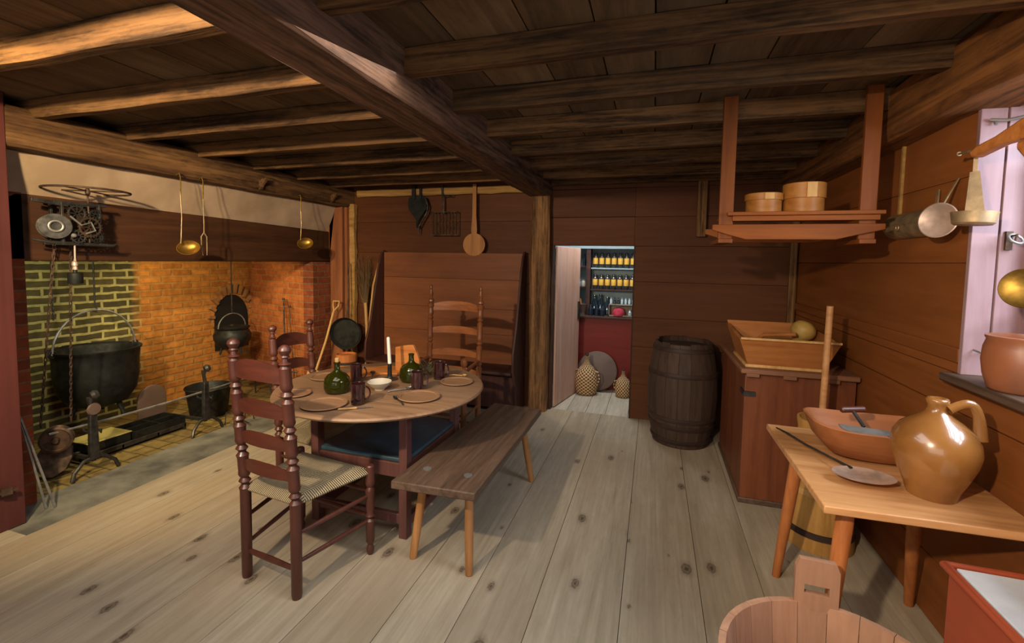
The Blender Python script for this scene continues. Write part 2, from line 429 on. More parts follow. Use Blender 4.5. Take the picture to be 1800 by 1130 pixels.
mb = MB(); planks(mb, 'Y', -1.6, YB + .02, XL, XR + .02, (.27, .38), .003, -.03, 0, 'XY', .0006)
mb.box(XL - .3, XR + .3, -1.6, YB + .02, -.06, -.031)
struct('floor', mb, M['floor'], recenter=False)
mb = MB(); mb.box(-3.13, -3.56, 1.46, 4.46, -.05, -.002); struct('hearth_stone', mb, M['hstone'], .004)
mb = MB(); mb.box(-4.9, -3.56, 1.46, 4.5, -.06, -.008); struct('fireplace_floor', mb, M['hfloor'])
mb = MB(); mb.box(-4.9, XL, -1.6, 1.46, -.05, 0); struct('floor_side', mb, M['floor'])

# ceiling boards run front to back above the joists
mb = MB(); planks(mb, 'Y', -1.6, YB + .1, -3.6, XR + .3, (.2, .34), .006, ZC, ZC + .03, 'XY', .003)
mb.box(-4.95, XR + .3, -1.6, YB + .1, ZC + .034, ZC + .05)
struct('ceiling', mb, M['ceil'], recenter=False)
# joists, one mesh each
for jy in (-.78, -.3, .19, .67, 1.156, 1.65, 2.12, 2.6, 3.09, 3.59, 4.05):
    for x0, x1 in ((-3.42, -1.185), (-.985, XR + .02)):
        mb = MB(); mb.cr = random.random(); nseg = 10; h = .12
        ys = [random.uniform(-.003, .003) for _ in range(nseg+1)]; zs = [random.uniform(-.004, .003) for _ in range(nseg+1)]
        vs = []
        for k in range(nseg+1):
            x = x0 + (x1-x0)*k/nseg; z = 2.235 + zs[k]; y = jy + ys[k]
            vs += [(x, y-.004, ZC), (x, y, z), (x, y+.062, z+.004), (x, y+.066, ZC)]
        fs = [(0,1,2,3), tuple(4*nseg+i for i in (3,2,1,0))]
        for k in range(nseg):
            for i in range(4): fs.append((4*k+i, 4*k+(i+1) % 4, 4*k+4+(i+1) % 4, 4*k+4+i))
        mb.add(vs, fs); struct('ceiling_joist', mb, M['joist'], .004)

def rough_beam(p, q, w, h, n=24, j=.008, ch=.018):
    """squared timber with chamfered, slightly wandering arrises; p,q = centre line ends"""
    mb = MB(); p, q = Vector(p), Vector(q); d = (q-p).normalized()
    a = d.cross(Vector((0,0,1)));
    if a.length < 1e-3: a = Vector((1,0,0))
    a.normalize(); b = a.cross(d); vs = []
    sec = [(-w/2+ch, -h/2), (w/2-ch, -h/2), (w/2, -h/2+ch), (w/2, h/2-ch), (w/2-ch, h/2), (-w/2+ch, h/2), (-w/2, h/2-ch), (-w/2, -h/2+ch)]
    for k in range(n+1):
        c = p + (q-p)*k/n
        for (u, v) in sec: vs.append(c + a*(u + random.uniform(-j, j)) + b*(v + random.uniform(-j, j)))
    fs = [tuple(range(8)), tuple(n*8 + i for i in range(7, -1, -1))]
    for k in range(n):
        for i in range(8): fs.append((8*k+i, 8*k+(i+1) % 8, 8*k+8+(i+1) % 8, 8*k+8+i))
    return mb.add(vs, fs)
struct('ceiling_beam', rough_beam((-1.085, -1.6, 2.2375), (-1.085, YB, 2.2375), .21, .215, 34, .004, .008), M['beam'])
struct('chimney_beam', rough_beam((-3.39, 1.4, 2.17), (-3.39, YB, 2.17), .22, .215, 24, .005, .02), M['gbeam'])
struct('wall_beam', rough_beam((1.16, -1.6, 2.2175), (1.16, YB, 2.2175), .28, .235, 30, .006, .03), M['plate'])
struct('wall_post', rough_beam((-1.075, 4.40, 0), (-1.075, 4.40, 2.15), .185, .13, 16, .006, .022), M['post'])
struct('corner_post', rough_beam((1.13, 4.42, 0), (1.13, 4.42, 2.2), .055, .06, 10, .004, .012), M['post'])
struct('wall_rail', rough_beam((-3.2, 4.42, 2.215), (-1.18, 4.42, 2.215), .07, .075, 14, .005, .012), M['rail'])
mb = MB(); mb.box(.35, .43, 4.40, 4.46, 1.74, 2.335); struct('wall_brace', mb, M['post'], .006)

struct('wall_header', rough_beam((-.98, 4.42, 2.285), (1.15, 4.42, 2.285), .07, .10, 14, .004, .012), M['joist'])
# back wall of wide horizontal boards, door opening on the right
DX0, DX1, DZ = -.955, -.185, 1.655
mb = MB()
zs = [0, .31, .52, .74, .98, 1.26, 1.565, 1.9, 2.2, ZC]
for a, b in zip(zs, zs[1:]):
    mb.cr = random.random(); mb.box(-3.7, -1.10, YB, YB + .03, a + .0008, b - .0008)
zs = [0, .34, .7, .98, 1.32, DZ, 1.93, 2.2, ZC]
for a, b in zip(zs, zs[1:]):
    mb.cr = random.random(); mb.box(DX1, XR + .1, YB, YB + .03, a + .0008, b - .0008)
for a, b in ((DZ, 1.93), (1.93, 2.2), (2.2, ZC)):
    mb.cr = random.random(); mb.box(-1.12, DX1, YB, YB + .03, a + .002, b - .002)
mb.box(-1.12, DX0, YB, YB + .03, 0, DZ); mb.cr = .3
mb.box(-3.7, DX0, YB + .031, YB + .05, 0, ZC); mb.box(DX1, XR + .1, YB + .031, YB + .05, 0, ZC); mb.box(DX0, DX1, YB + .031, YB + .05, DZ, ZC)
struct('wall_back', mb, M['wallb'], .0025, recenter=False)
mb = MB(); mb.box(DX1 - .001, DX1 + .008, YB - .008, YB + .06, 0, DZ + .01); mb.box(DX0 - .012, DX0 + .002, YB - .006, YB + .06, 0, DZ + .01)
struct('trim_1', mb, M['hoop'])
# door leaf, swung open into the pantry
dl = MB(); a = math.atan2(.64, .13); Md = Matrix.Translation((DX0 + .015, YB + .06, 0)) @ Matrix.Rotation(a, 4, 'Z')
dl.box(0, .66, -.012, .012, .01, DZ - .005, Md)
door = struct('door_1', dl, M['doorleaf'], .003)
h = MB(); h.box(.60, .655, -.022, -.012, .85, 1.05, Md); obj('latch_plate', h, M['iron'], door)

# right wall
WY0, WY1, WZ0, WZ1 = .95, 2.2, 1.085, 2.13
mb = MB()
for a, b in ((0, .27), (.27, .62), (.62, .93), (.93, 1.08)):
    mb.cr = random.random(); mb.box(XR, XR + .025, -1.6, YB + .03, a + .002, b - .002)
for a, b in ((1.08, 1.16), (1.16, 1.52), (1.52, 1.86), (1.86, 2.2)):
    mb.cr = random.random(); mb.box(XR, XR + .025, WY1 + .022, YB + .03, a + .001, b - .001)
    mb.box(XR, XR + .025, -1.6, WY0, a + .002, b - .002)
mb.box(XR + .026, XR + .05, -1.6, YB + .03, 0, WZ0 - .01); mb.box(XR + .026, XR + .05, WY1 + .01, YB + .03, WZ0, 2.3); mb.box(XR + .026, XR + .05, -1.6, WY0, WZ0, 2.3)
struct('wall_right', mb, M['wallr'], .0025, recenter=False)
mb = MB(); mb.box(XR - .014, XR, WY1 + .02, YB, 1.125, 1.182); struct('trim_2', mb, M['wallr'], .004)
mb = MB(); mb.box(XR - .012, XR, 2.765, 2.78, 1.70, 2.11); struct('joint_shadow_strip', mb, M['rail'])  # wall board joint and shelf hanger's shadow, built as one thin strip
# window recess, casing boards, sash with panes
wn = bpy.data.objects.new('window_1', None); COL.objects.link(wn); wn.location = (1.3, 1.6, WZ0); wn['kind'] = 'structure'
mb = MB(); mb.box(XR - .012, 1.238, WY1, WY1 + .02, WZ0, WZ1 + .02); obj('casing_board', mb, M['casing'], wn, .002)
mb = MB(); mb.box(1.242, 1.36, WY1 - .004, WY1 + .02, WZ0, WZ1 + .02); obj('casing_board', mb, M['casing'], wn, .002)
mb = MB(); mb.box(XR - .01, 1.36, WY0 - .02, WY0, WZ0, WZ1 + .02); obj('casing_board', mb, M['casing'], wn, .002)
mb = MB(); mb.box(XR - .03, 1.36, WY0 - .05, WY1 + .0, WZ1, WZ1 + .06); obj('window_head', mb, M['orangew'], wn, .004)
mb = MB(); mb.box(XR - .06, 1.38, WY0 - .05, WY1 + .045, WZ0 - .035, WZ0); obj('window_sill', mb, M['bench'], wn, .008)
mb = MB()
mb.box(1.325, 1.36, WY0, WY1, WZ0, WZ0 + .05); mb.box(1.325, 1.36, WY0, WY1, WZ1 - .05, WZ1)
mb.box(1.325, 1.36, WY0, WY0 + .05, WZ0, WZ1); mb.box(1.325, 1.36, WY1 - .05, WY1, WZ0, WZ1)
for k in (1, 2, 3): y = WY0 + (WY1-WY0)*k/4; mb.box(1.33, 1.355, y-.01, y+.01, WZ0, WZ1)
for k in (1, 2, 3): z = WZ0 + (WZ1-WZ0)*k/4; mb.box(1.33, 1.355, WY0, WY1, z-.01, z+.01)
sash = obj('window_frame', mb, M['casing'], wn)
mb = MB(); mb.box(1.341, 1.344, WY0 + .02, WY1 - .02, WZ0 + .02, WZ1 - .02); obj('pane', mb, M['pane'], sash)

# left side: painted boards next to the hearth, fireplace mass
mb = MB()
mb.box(-3.56, -3.28, 1.33, 1.535, 0, 2.35); mb.box(-3.30, -3.265, 1.10, 1.325, 0, 2.35); mb.box(-3.30, -3.262, .2, 1.095, 0, 2.35)
lp = struct('wall_left', mb, M['redpost'], .004)
mb = MB(); mb.bar((-3.262, 1.43, .225), (-3.25, 1.47, .225), .03, .035); mb.bar((-3.262, 1.38, .225), (-3.244, 1.49, .225), .012, .014); obj('latch', mb, M['rust'], lp)
mb = MB(); mb.box(-3.3, -3.24, -1.6, .2, 0, 2.4); struct('wall_front_left', mb, M['redpost'])
# fireplace
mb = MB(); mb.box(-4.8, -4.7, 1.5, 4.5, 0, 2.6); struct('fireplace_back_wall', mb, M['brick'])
mb = MB()   # far splayed side
mb.add([(-4.7,4.33,0), (-3.62,4.04,0), (-3.62,4.04,1.449), (-4.7,4.33,1.449), (-4.7,4.5,0), (-3.5,4.5,0), (-3.5,4.5,1.449), (-4.7,4.5,1.449), (-3.5,4.04,0), (-3.5,4.04,1.449)],
       [(0,1,2,3), (1,8,9,2), (8,5,6,9), (5,4,7,6), (4,0,3,7), (0,4,5,8,1), (3,2,9,6,7)])
struct('fireplace_side_wall', mb, M['bricks'])
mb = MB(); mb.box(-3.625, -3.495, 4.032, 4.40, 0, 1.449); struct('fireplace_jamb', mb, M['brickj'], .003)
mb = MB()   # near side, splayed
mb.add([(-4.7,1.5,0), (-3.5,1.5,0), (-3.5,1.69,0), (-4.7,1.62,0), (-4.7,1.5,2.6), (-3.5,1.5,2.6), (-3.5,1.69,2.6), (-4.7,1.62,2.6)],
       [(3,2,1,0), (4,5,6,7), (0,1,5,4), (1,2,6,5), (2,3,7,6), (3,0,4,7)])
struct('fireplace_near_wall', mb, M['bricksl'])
mb = MB()
mb.prism([(1.60, 1.45), (1.60, 1.80), (1.66, 1.845), (4.40, 1.785), (4.40, 1.45)], -3.74, -3.5, plane='YZ')
struct('mantel_beam', mb, M['mantel'], .012)
mb = MB()   # plaster breast sloping back from the ceiling beam to the mantel
n = 14; vs = []; fs = []
for k in range(n+1):
    y = 1.53 + (4.30 - 1.53) * k / n
    vs += [(-3.40, y, 2.10), (-3.455 + random.uniform(-.006,.006), y, 1.94), (-3.53, y, 1.78), (-3.60, y, 1.78), (-3.60, y, 2.10)]
for k in range(n):
    for i in range(5): fs.append((5*k+i, 5*k+(i+1) % 5, 5*k+5+(i+1) % 5, 5*k+5+i))
fs += [tuple(range(5)), tuple(5*n+i for i in range(5))]
mb.add(vs, fs); struct('chimney_breast', mb, M['plaster'])
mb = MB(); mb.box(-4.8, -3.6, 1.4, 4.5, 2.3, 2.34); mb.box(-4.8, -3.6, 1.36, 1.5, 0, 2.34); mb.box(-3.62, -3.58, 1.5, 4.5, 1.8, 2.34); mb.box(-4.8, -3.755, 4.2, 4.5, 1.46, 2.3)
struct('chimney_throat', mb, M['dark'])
mb = MB()   # upright boards beside the far jamb, angled top cheek
mb.box(-3.49, -3.33, 4.30, 4.345, 0, 2.07); mb.prism([(-3.62, 1.5), (-3.49, 1.5), (-3.49, 2.07), (-3.43, 2.07), (-3.62, 1.75)], 4.30, 4.345, plane='XZ')
struct('jamb_boards', mb, M['wallv'], .005)
struct('jamb_post', rough_beam((-3.27, 4.41, 0), (-3.27, 4.41, 2.1), .075, .08, 16, .006, .014), M['rail'])
mb = MB(); mb.box(-3.32, -3.285, 4.33, 4.46, 0, 2.06); struct('corner_board', mb, M['wallv'])
# oven mouth, its inner shade painted as a flat dark sheet, with radiating bricks
mb = MB(); pts = [(-.22, 0), (-.22, .34)]
for k in range(13): t = PI - PI*k/12; pts.append((.22*math.cos(t), .36 + .27*math.sin(t)))
pts += [(.22, .34), (.22, 0)]
mb.prism([(4.08+a, .42+b) for a, b in pts], -4.701, -4.694, plane='YZ'); struct('oven_mouth', mb, M['dark'])
mb = MB(); mb.cr = 0
for k in range(12):
    t = PI*.97 - PI*.94*k/11; c, s_ = math.cos(t), math.sin(t)
    mb.bar((-4.69, 4.08 + .232*c, .78 + .29*s_), (-4.69, 4.08 + .31*c, .78 + .40*s_), .03, .05, up=(1,0,0), w2=.03, h2=.07)
struct('oven_arch', mb, M['archb'])

# pantry
mb = MB(); planks(mb, 'Y', YB + .021, 5.7, -1.6, .4, (.14, .22), .004, -.03, -.001, 'XY'); mb.box(-1.6, .4, YB+.02, 5.7, -.05, -.031); struct('floor_pantry', mb, M['floor2'], recenter=False)
mb = MB(); mb.box(-1.6, .4, 5.64, 5.7, 0, 2.4); struct('wall_pantry_back', mb, M['pantry'])
mb = MB(); mb.box(-1.65, -1.6, YB+.05, 5.7, 0, 2.4); struct('wall_pantry_left', mb, M['pantry'])
mb = MB(); mb.box(.4, .45, YB+.05, 5.7, 0, 2.4); struct('wall_pantry_right', mb, M['pantry'])
mb = MB(); mb.box(-1.65, .45, YB+.05, 5.7, 2.4, 2.44); struct('ceiling_pantry', mb, M['pantry'])

# ---------------------------------------------------------------- chairs
def make_chair(name, label, H, wr, wf, dep, seat, slats, lean, mats, finial, group=None, arms=False, rp=.024):
    mz, mx = mats
    t = thing(name, label, 'chair', (0,0,0), 0, group)
    def back_y(z): return -lean * max(0, (z - seat)) / (H - seat)
    # rear posts
    for s in (-1, 1):
        mb = MB(); prof = []
        zz = [(0, rp*.82), (.02, rp*.95), (seat-.1, rp)]
        for (z, h, _) in slats: pass
        cuts = sorted([(slats[i][0] + slats[i+1][0]) / 2 for i in range(len(slats)-1)])
        cuts = [slats[-1][0] - .09] + cuts
        cuts = [c for c in cuts if c > seat + .02]
        for c in sorted(cuts):
            zz += [(c-.045, rp), (c-.032, rp*1.12), (c-.022, rp*.8), (c-.016, rp*.62), (c-.006, rp*.9), (c, rp*1.1), (c+.008, rp*.9), (c+.016, rp*.66), (c+.026, rp*.95), (c+.036, rp*1.08), (c+.05, rp)]
        fa = finial(H, rp); zz += fa[:1]; fz = [(fa[0][0], rp*.98)] + fa[1:]
        vs = []; n = 16
        pr = [(r, z) for z, r in zz]
        m0 = len(mb.v); mb.lathe(pr, (s*wr/2, 0, 0), (0,0,1), n, cap=True)
        for i in range(m0, len(mb.v)): mb.v[i].y += back_y(mb.v[i].z)
        post = obj('rear_post', mb, mz, t, world=False)
        mb = MB(); mb.lathe([(rad, z) for z, rad in fz], (s*wr/2, back_y(H-.1), 0), (0,0,1), n); obj('finial', mb, mz, post, world=False)
    # front posts
    ft = seat + (.30 if arms else .025)
    for s in (-1, 1):
        mb = MB()
        if arms:
            pr = [(.018,0),(.022,.03),(.023,.15),(.023,seat+.02),(.016,seat+.04),(.023,seat+.07),(.021,seat+.15),(.014,seat+.18),(.02,seat+.2),(.013,seat+.25),(.012,ft-.03),(.022,ft-.015),(.027,ft+.008),(.024,ft+.028),(.008,ft+.04)]
        else:
            pr = [(.012,0),(.017,.012),(.02,.03),(.012,.055),(.021,.07),(.022,.16),(.023,.165),(.024,.18),(.014,.19),(.024,.205),(.017,.22),(.022,.25),(.023,.33),(.023,.34),(.015,.352),(.024,.37),(.023,.39),(.021,seat-.03),(.021,ft-.006),(.016,ft)]
        mb.lathe(pr, (s*wf/2, dep, 0), (0,0,1), 16, cap=True); obj('front_post', mb, mz, t, world=False)
    # slats, curved backwards with an arched top
    for (z, h, arch) in slats:
        mb = MB(); n = 14; vs = []; fs = []
        for k in range(n+1):
            u = k/n*2 - 1; x = u*(wr/2 - .008); y = back_y(z) - .03*(1-u*u)
            top = h/2 + arch*(1-abs(u)**2.2) - .30*h*(abs(u)**3); bot = -h/2 + arch*.35*(1-u*u)
            vs += [(x, y-.004, z+bot), (x, y+.004, z+bot), (x, y+.004, z+top), (x, y-.004, z+top)]
        for k in range(n):
            for i in range(4): fs.append((4*k+i, 4*k+(i+1) % 4, 4*k+4+(i+1) % 4, 4*k+4+i))
        fs += [(0,1,2,3), tuple(4*n+i for i in (3,2,1,0))]
        mb.add(vs, fs); obj('slat', mb, mx, t, world=False)
    # rush seat
    mb = MB(); n = 12; vs = []; fs = []
    for j in range(n+1):
        v = j/n; w = wr/2 + (wf/2 - wr/2)*v
        for i in range(n+1):
            u = i/n*2 - 1; e = max(abs(u), abs(2*v-1))
            z = seat + .018*(1 - e**6) - .012*max(0, 1-e*1.1) + .002
            vs.append((u*(w + .012), -.008 + v*(dep+.024), z - (.012 if e > .99 else 0)))
    m = (n+1)**2
    for j in range(n+1):
        v = j/n; w = wr/2 + (wf/2 - wr/2)*v
        for i in range(n+1):
            u = i/n*2 - 1; vs.append((u*(w + .010), -.006 + v*(dep+.02), seat - (.030 if max(abs(u),abs(2*v-1)) < .99 else .018)))
    for j in range(n):
        for i in range(n):
            a = j*(n+1)+i; fs.append((a, a+1, a+n+2, a+n+1)); fs.append((m+a, m+a+n+1, m+a+n+2, m+a+1))
    per = [i for i in range(n+1)] + [j*(n+1)+n for j in range(1, n+1)] + [n*(n+1)+i for i in range(n-1, -1, -1)] + [j*(n+1) for j in range(n-1, 0, -1)]
    for a, b in zip(per, per[1:] + per[:1]): fs.append((a, m+a, m+b, b))
    mb.add(vs, fs); obj('rush_seat', mb, M['rush'], t, world=False, ang=70)
    # stretchers
    def st(p, q, r=.0095):
        mb = MB(); mb.turned(p, q, [(0, r*.7), (.1, r), (.5, r*1.25), (.9, r), (1, r*.7)], 10); obj('stretcher', mb, mz, t, world=False)
    for z in (.16, .29):
        for s in (-1, 1): st((s*wr/2, 0, z), (s*wf/2, dep, z+.02))
    st((-wr/2, 0, .13), (wr/2, 0, .13), .011)
    for z in (.2, .33): st((-wf/2, dep, z), (wf/2, dep, z), .010)
    if arms:
        for s in (-1, 1):
            mb = MB(); mb.tube([(s*wr/2, -.01, seat+.235), (s*(wr/2+.01), dep*.5, seat+.225), (s*wf/2, dep, seat+.215)], [.012, .015, .012], 10); obj('arm', mb, mz, t, world=False)
    return t
def fin_ball(H, r): return [(H-.10, r), (H-.09, r*.7), (H-.082, r*1.05), (H-.074, r*.6), (H-.058, r*.5), (H-.052, r*.8), (H-.045, r*.62), (H-.036, r*.9), (H-.024, r*1.1), (H-.012, r*.95), (H-.003, r*.5), (H, 0)]
def fin_spire(H, r): return [(H-.2, r), (H-.19, r*1.25), (H-.17, r*1.3), (H-.155, r*.7), (H-.145, r*1.2), (H-.13, r*1.1), (H-.12, r*.55), (H-.1, r*.6), (H-.08, r*.9), (H-.055, r*.5), (H-.04, r*.42), (H-.03, r*.6), (H-.012, r*.45), (H, 0)]
SL = [(1.0, .075, .022), (.835, .06, .02), (.69, .052, .018), (.555, .05, .018)]
c1 = make_chair('ladderback_chair', 'red-brown ladder-back chair with rush seat standing alone in the left foreground, its back towards us', 1.135, .325, .485, .375, .44, SL, .05, (M['chair'], M['chairx']), fin_ball, 'red-brown ladder-back chairs')
c1.location = (-1.612, 1.572, 0); c1.rotation_euler = (0, 0, math.radians(-7))
c2 = dup(c1, (-2.165, 2.35, 0), math.radians(-90), 'red-brown ladder-back chair with rush seat on the hearth side of the oval table')
c2.scale = (.97, .95, .955)
c3 = make_chair('ladderback_armchair', 'tall brown ladder-back armchair with spire finials between the oval table and the settle', 1.285, .455, .54, .40, .43, [(1.10, .07, .012), (.90, .055, .01), (.71, .055, .01), (.56, .05, .01)], .04, (M['walnut'], M['walnutx']), fin_spire, arms=True, rp=.023)
c3.location = (-1.59, 3.48, 0); c3.rotation_euler = (0, 0, math.radians(180))

# ---------------------------------------------------------------- table
TC = (-1.52, 2.33)
tb = thing('oval_table', 'round wooden table on a plum frame above a blue seat board, mid room', 'table', (TC[0], TC[1], 0))
mb = MB(); mb.lathe([(0,.722), (.575,.722), (.592,.728), (.598,.737), (.592,.747), (.58,.750), (0,.750)], (*TC, 0), n=72, sx=1.0, sy=1.0); obj('tabletop', mb, M['tabletop'], tb)
TX0, TX1, TY0, TY1 = -1.80, -1.235, 2.10, 2.73
for x in (TX0, TX1):
    for y in (TY0, TY1):
        mb = MB(); mb.box(x-.024, x+.024, y-.028, y+.028, .0, .70); obj('leg', mb, M['tframe'], tb, .004)
mb = MB(); mb.box(TX0-.02, TX1+.02, TY0-.012, TY0+.012, .325, .405); obj('front_rail', mb, M['tframe'], tb, .004)
mb = MB(); mb.box(TX0-.02, TX1+.02, TY1-.012, TY1+.012, .325, .405); obj('back_rail', mb, M['tframe'], tb, .004)
for x in (TX0, TX1): mb = MB(); mb.box(x-.012, x+.012, TY0, TY1, .325, .405); obj('side_rail', mb, M['tframe'], tb, .004)
mb = MB(); mb.box(TX0-.005, TX1+.005, TY0+.0, TY1+.01, .405, .428); obj('seat_panel', mb, M['blue'], tb, .006)['label'] = 'worn blue painted seat board'
for x in (TX0, TX1): mb = MB(); mb.box(x-.016, x+.016, TY0, TY1, .05, .10); obj('side_stretcher', mb, M['tframe'], tb, .004)
for y in (TY0, TY1): mb = MB(); mb.box(TX0, TX1, y-.014, y+.014, .07, .125); obj('end_stretcher', mb, M['tframe'], tb, .004)
for x in (TX0, TX1): mb = MB(); mb.box(x-.02, x+.02, TY0-.06, TY1+.06, .688, .722); obj('top_cleat', mb, M['tframe'], tb, .004)
mb = MB(); mb.prism([(-1.58,.72), (-1.56,.685), (-1.50,.685), (-1.48,.72)], 2.02, 2.05); obj('pivot_block', mb, M['trough'], tb, .003)
for y in (TY0, TY1):
    mb = MB(); mb.box(TX0, TX1, y-.012, y+.012, .64, .70); obj('apron', mb, M['tframe'], tb, .003)

# ---------------------------------------------------------------- bench
bn = thing('bench', 'long dark plank bench with splayed pale legs beside the oval table', 'bench', (-.94, 2.47, 0))
mb = MB(); mb.prism([(-1.155,1.83), (-.735,1.85), (-.728,3.09), (-1.09,3.12)], .41, .45, plane='XY'); obj('bench_seat', mb, M['bench'], bn, .006)
for (tx, ty, fx, fy) in ((-1.06, 1.99, -1.105, 1.955), (-.82, 1.99, -.79, 1.93), (-1.03, 2.86, -1.08, 2.93), (-.80, 2.86, -.745, 2.92)):
    mb = MB(); mb.turned((fx, fy, 0), (tx, ty, .415), [(0,.017), (.03,.02), (.5,.023), (1,.021)], 8); obj('leg', mb, M['benchleg'], bn, ang=50)
for x, y in ((-1.05, 2.0), (-.83, 2.0)):
    mb = MB(); mb.lathe([(0,.4495), (.022,.4495), (.022,.4525), (.018,.453), (0,.453)], (x, y, 0), n=14); obj('leg_end', mb, M['steel'], bn)

# ---------------------------------------------------------------- settle
st_ = thing('settle', 'high-backed brown wooden settle with curved wing boards against the back wall', 'settle', (-2.03, 4.25, 0))
mb = MB()
for a, b in ((.42, .74), (.74, 1.0), (1.0, 1.3), (1.3, 1.57)):
    mb.cr = random.random(); mb.box(-2.83, -1.24, 4.36, 4.385, a+.001, b-.001)
obj('back_panel', mb, M['settle'], st_, .002)
wing = [(4.40,0), (4.14,0), (4.10,.30), (4.02,.46), (4.03,.62), (4.12,.85), (4.20,1.15), (4.26,1.40), (4.31,1.53), (4.36,1.585), (4.40,1.59)]
for x in (-2.845, -1.235):
    mb = MB(); mb.prism(wing, x-.011, x+.011, plane='YZ'); obj('wing', mb, M['settlew'], st_, .004)
mb = MB(); mb.box(-2.83, -1.25, 4.02, 4.37, .415, .44); obj('settle_seat', mb, M['settlew'], st_, .004)
mb = MB(); mb.box(-2.83, -1.25, 4.13, 4.15, .06, .415); obj('front_board', mb, M['settlew'], st_, .003)

# ---------------------------------------------------------------- table ware
def trencher(x, y, r, label, z=.75):
    mb = MB(); mb.lathe([(0,0), (r*.75,0), (r*.97,.007), (r,.011), (r*.97,.014), (r*.84,.0125), (r*.80,.008), (r*.55,.006), (0,.006)], (x, y, z), n=40)
    return tag(obj('trencher', mb, M['trencher'], None), label, 'plate', 'wooden trenchers laid on the oval table')
trencher(-1.575, 1.885, .115, 'round wooden trencher at the front left of the table, a knife beside it')
trencher(-1.19, 2.165, .115, 'round wooden trencher on the table behind the spoon, nearest the bench')
trencher(-1.125, 2.515, .10, 'round wooden trencher at the far right rim of the table beside the brown mug')
trencher(-1.925, 2.33, .10, 'round wooden trencher at the hearth side of the table behind the corked bottle')
trencher(-1.845, 1.98, .085, 'wooden trencher on the left end of the table partly behind the chair post')
def bottle(x, y, label, cork, s=1.0):
    t = thing('glass_bottle', label, 'bottle', (x, y, .75), 0, 'squat olive glass bottles on the table')
    mb = MB(); mb.lathe([(0,.004), (.048,.0), (.062,.006), (.070,.025), (.071,.055), (.066,.082), (.050,.102), (.026,.114), (.017,.126), (.0145,.16), (.018,.162), (.018,.170), (.014,.172),
        (.0115,.17), (.0115,.125), (.020,.112), (.046,.098), (.062,.080), (.067,.055), (.066,.027), (.055,.012), (0,.012)], (x, y, .75), n=32)
    obj('body', mb, M['olive'], t)
    if cork: mb = MB(); mb.lathe([(.010,.15), (.012,.172), (.0125,.19), (.009,.194)], (x, y, .75), n=12, cap=True); obj('cork', mb, M['cork'], t)
    return t
bottle(-1.665, 2.10, 'squat olive glass bottle with cork stopper on the left half of the table', True)
bottle(-1.40, 2.45, 'squat olive glass bottle without a stopper in the middle of the table', False)
def mug(x, y, a, label):
    t = thing('mug', label, 'mug', (x, y, .75), 0, 'dark brown glazed mugs on the table')
    mb = MB(); mb.lathe([(0,.0), (.034,0), (.036,.004), (.034,.05), (.036,.1), (.0365,.108), (.0335,.108), (.032,.1), (.030,.05), (.031,.008), (0,.008)], (x, y, .75), n=28); obj('body', mb, M['mug'], t)
    mb = MB(); pts = []
    for k in range(11):
        u = PI*k/10; pts.append((x + math.cos(a)*(.033 + .026*math.sin(u)), y + math.sin(a)*(.033 + .026*math.sin(u)), .75 + .056 + .034*math.cos(u)))
    mb.tube(pts, .0045, 8); obj('handle', mb, M['mug'], t)
mug(-1.43, 1.965, .5, 'dark brown mug in front of the white bowl, nearest us on the table')
mug(-1.27, 2.29, .5, 'dark brown mug on the table in front of the uncorked bottle')
mug(-1.265, 2.56, .7, 'dark brown mug on the far right of the table with a wooden spoon behind it')
mug(-1.70, 2.32, .5, 'dark brown mug on the table directly behind the corked bottle')
mb = MB(); mb.lathe([(0,0), (.028,0), (.03,.008), (.052,.025), (.068,.048), (.066,.05), (.048,.028), (.02,.013), (0,.012)], (-1.475, 2.225, .75), n=36)
tag(obj('bowl', mb, M['white'], None), 'small cream-white footed bowl in the middle of the oval table', 'bowl')
ca = thing('candlestick', 'iron candlestick with a tall white candle on the table', 'candlestick', (-1.545, 2.44, .75))
mb = MB(); mb.lathe([(0,0), (.05,0), (.052,.004), (.02,.012), (.014,.02), (.0125,.09), (.014,.095), (.014,.10), (0,.10)], (-1.545, 2.44, .75), n=20); obj('holder', mb, M['iron'], ca)
mb = MB(); mb.turned((-1.545, 2.44, .845), (-1.556, 2.44, 1.015), [(0,.0115), (.5,.0108), (.97,.010), (1,.004)], 16); obj('candle', mb, M['wax'], ca)
# utensils on the table
def spoon(p, q, rb, mat, label, name='spoon', grp=None):
    p, q = Vector(p), Vector(q); mb = MB(); mb.tube([p, (p*2+q)/3 + Vector((0,0,.004)), q], [.004, .0035, .0035], 8)
    d = (q-p).normalized(); c = q + d*rb*1.1; a = math.atan2(d.y, d.x)
    Mx = Matrix.Translation(c) @ Matrix.Rotation(a, 4, 'Z')
    n = 14; vs = []; fs = []
    for j, (r, z) in enumerate(((1,.006), (.8,-.001), (.45,-.004), (.05,-.005), (.05,-.002), (.45,.0), (.8,.003), (.97,.008))):
        for k in range(n): u = 2*PI*k/n; vs.append((math.cos(u)*r*rb*1.25, math.sin(u)*r*rb*.85, z))
    for j in range(7):
        for k in range(n): fs.append((j*n+k, j*n+(k+1) % n, (j+1)*n+(k+1) % n, (j+1)*n+k))
    fs.append(tuple(range(7*n, 8*n)))
    mb.add(vs, fs[:-1], Mx)
    return tag(obj(name, mb, mat, None), label, 'utensil', grp)
spoon((-1.20, 2.02, .754), (-1.275, 2.085, .757), .018, M['iron'], 'dark iron spoon lying alone on the front right of the table')
spoon((-1.40, 2.19, .755), (-1.33, 2.27, .757), .017, M['steel'], 'pewter spoon lying beside the white bowl')
spoon((-1.62, 2.36, .758), (-1.655, 2.42, .775), .02, M['rust'], 'dark horn spoon propped behind the white bowl')
spoon((-1.235, 2.64, .756), (-1.15, 2.66, .757), .012, M['palew'], 'pale wooden spoon lying behind the rightmost mug')
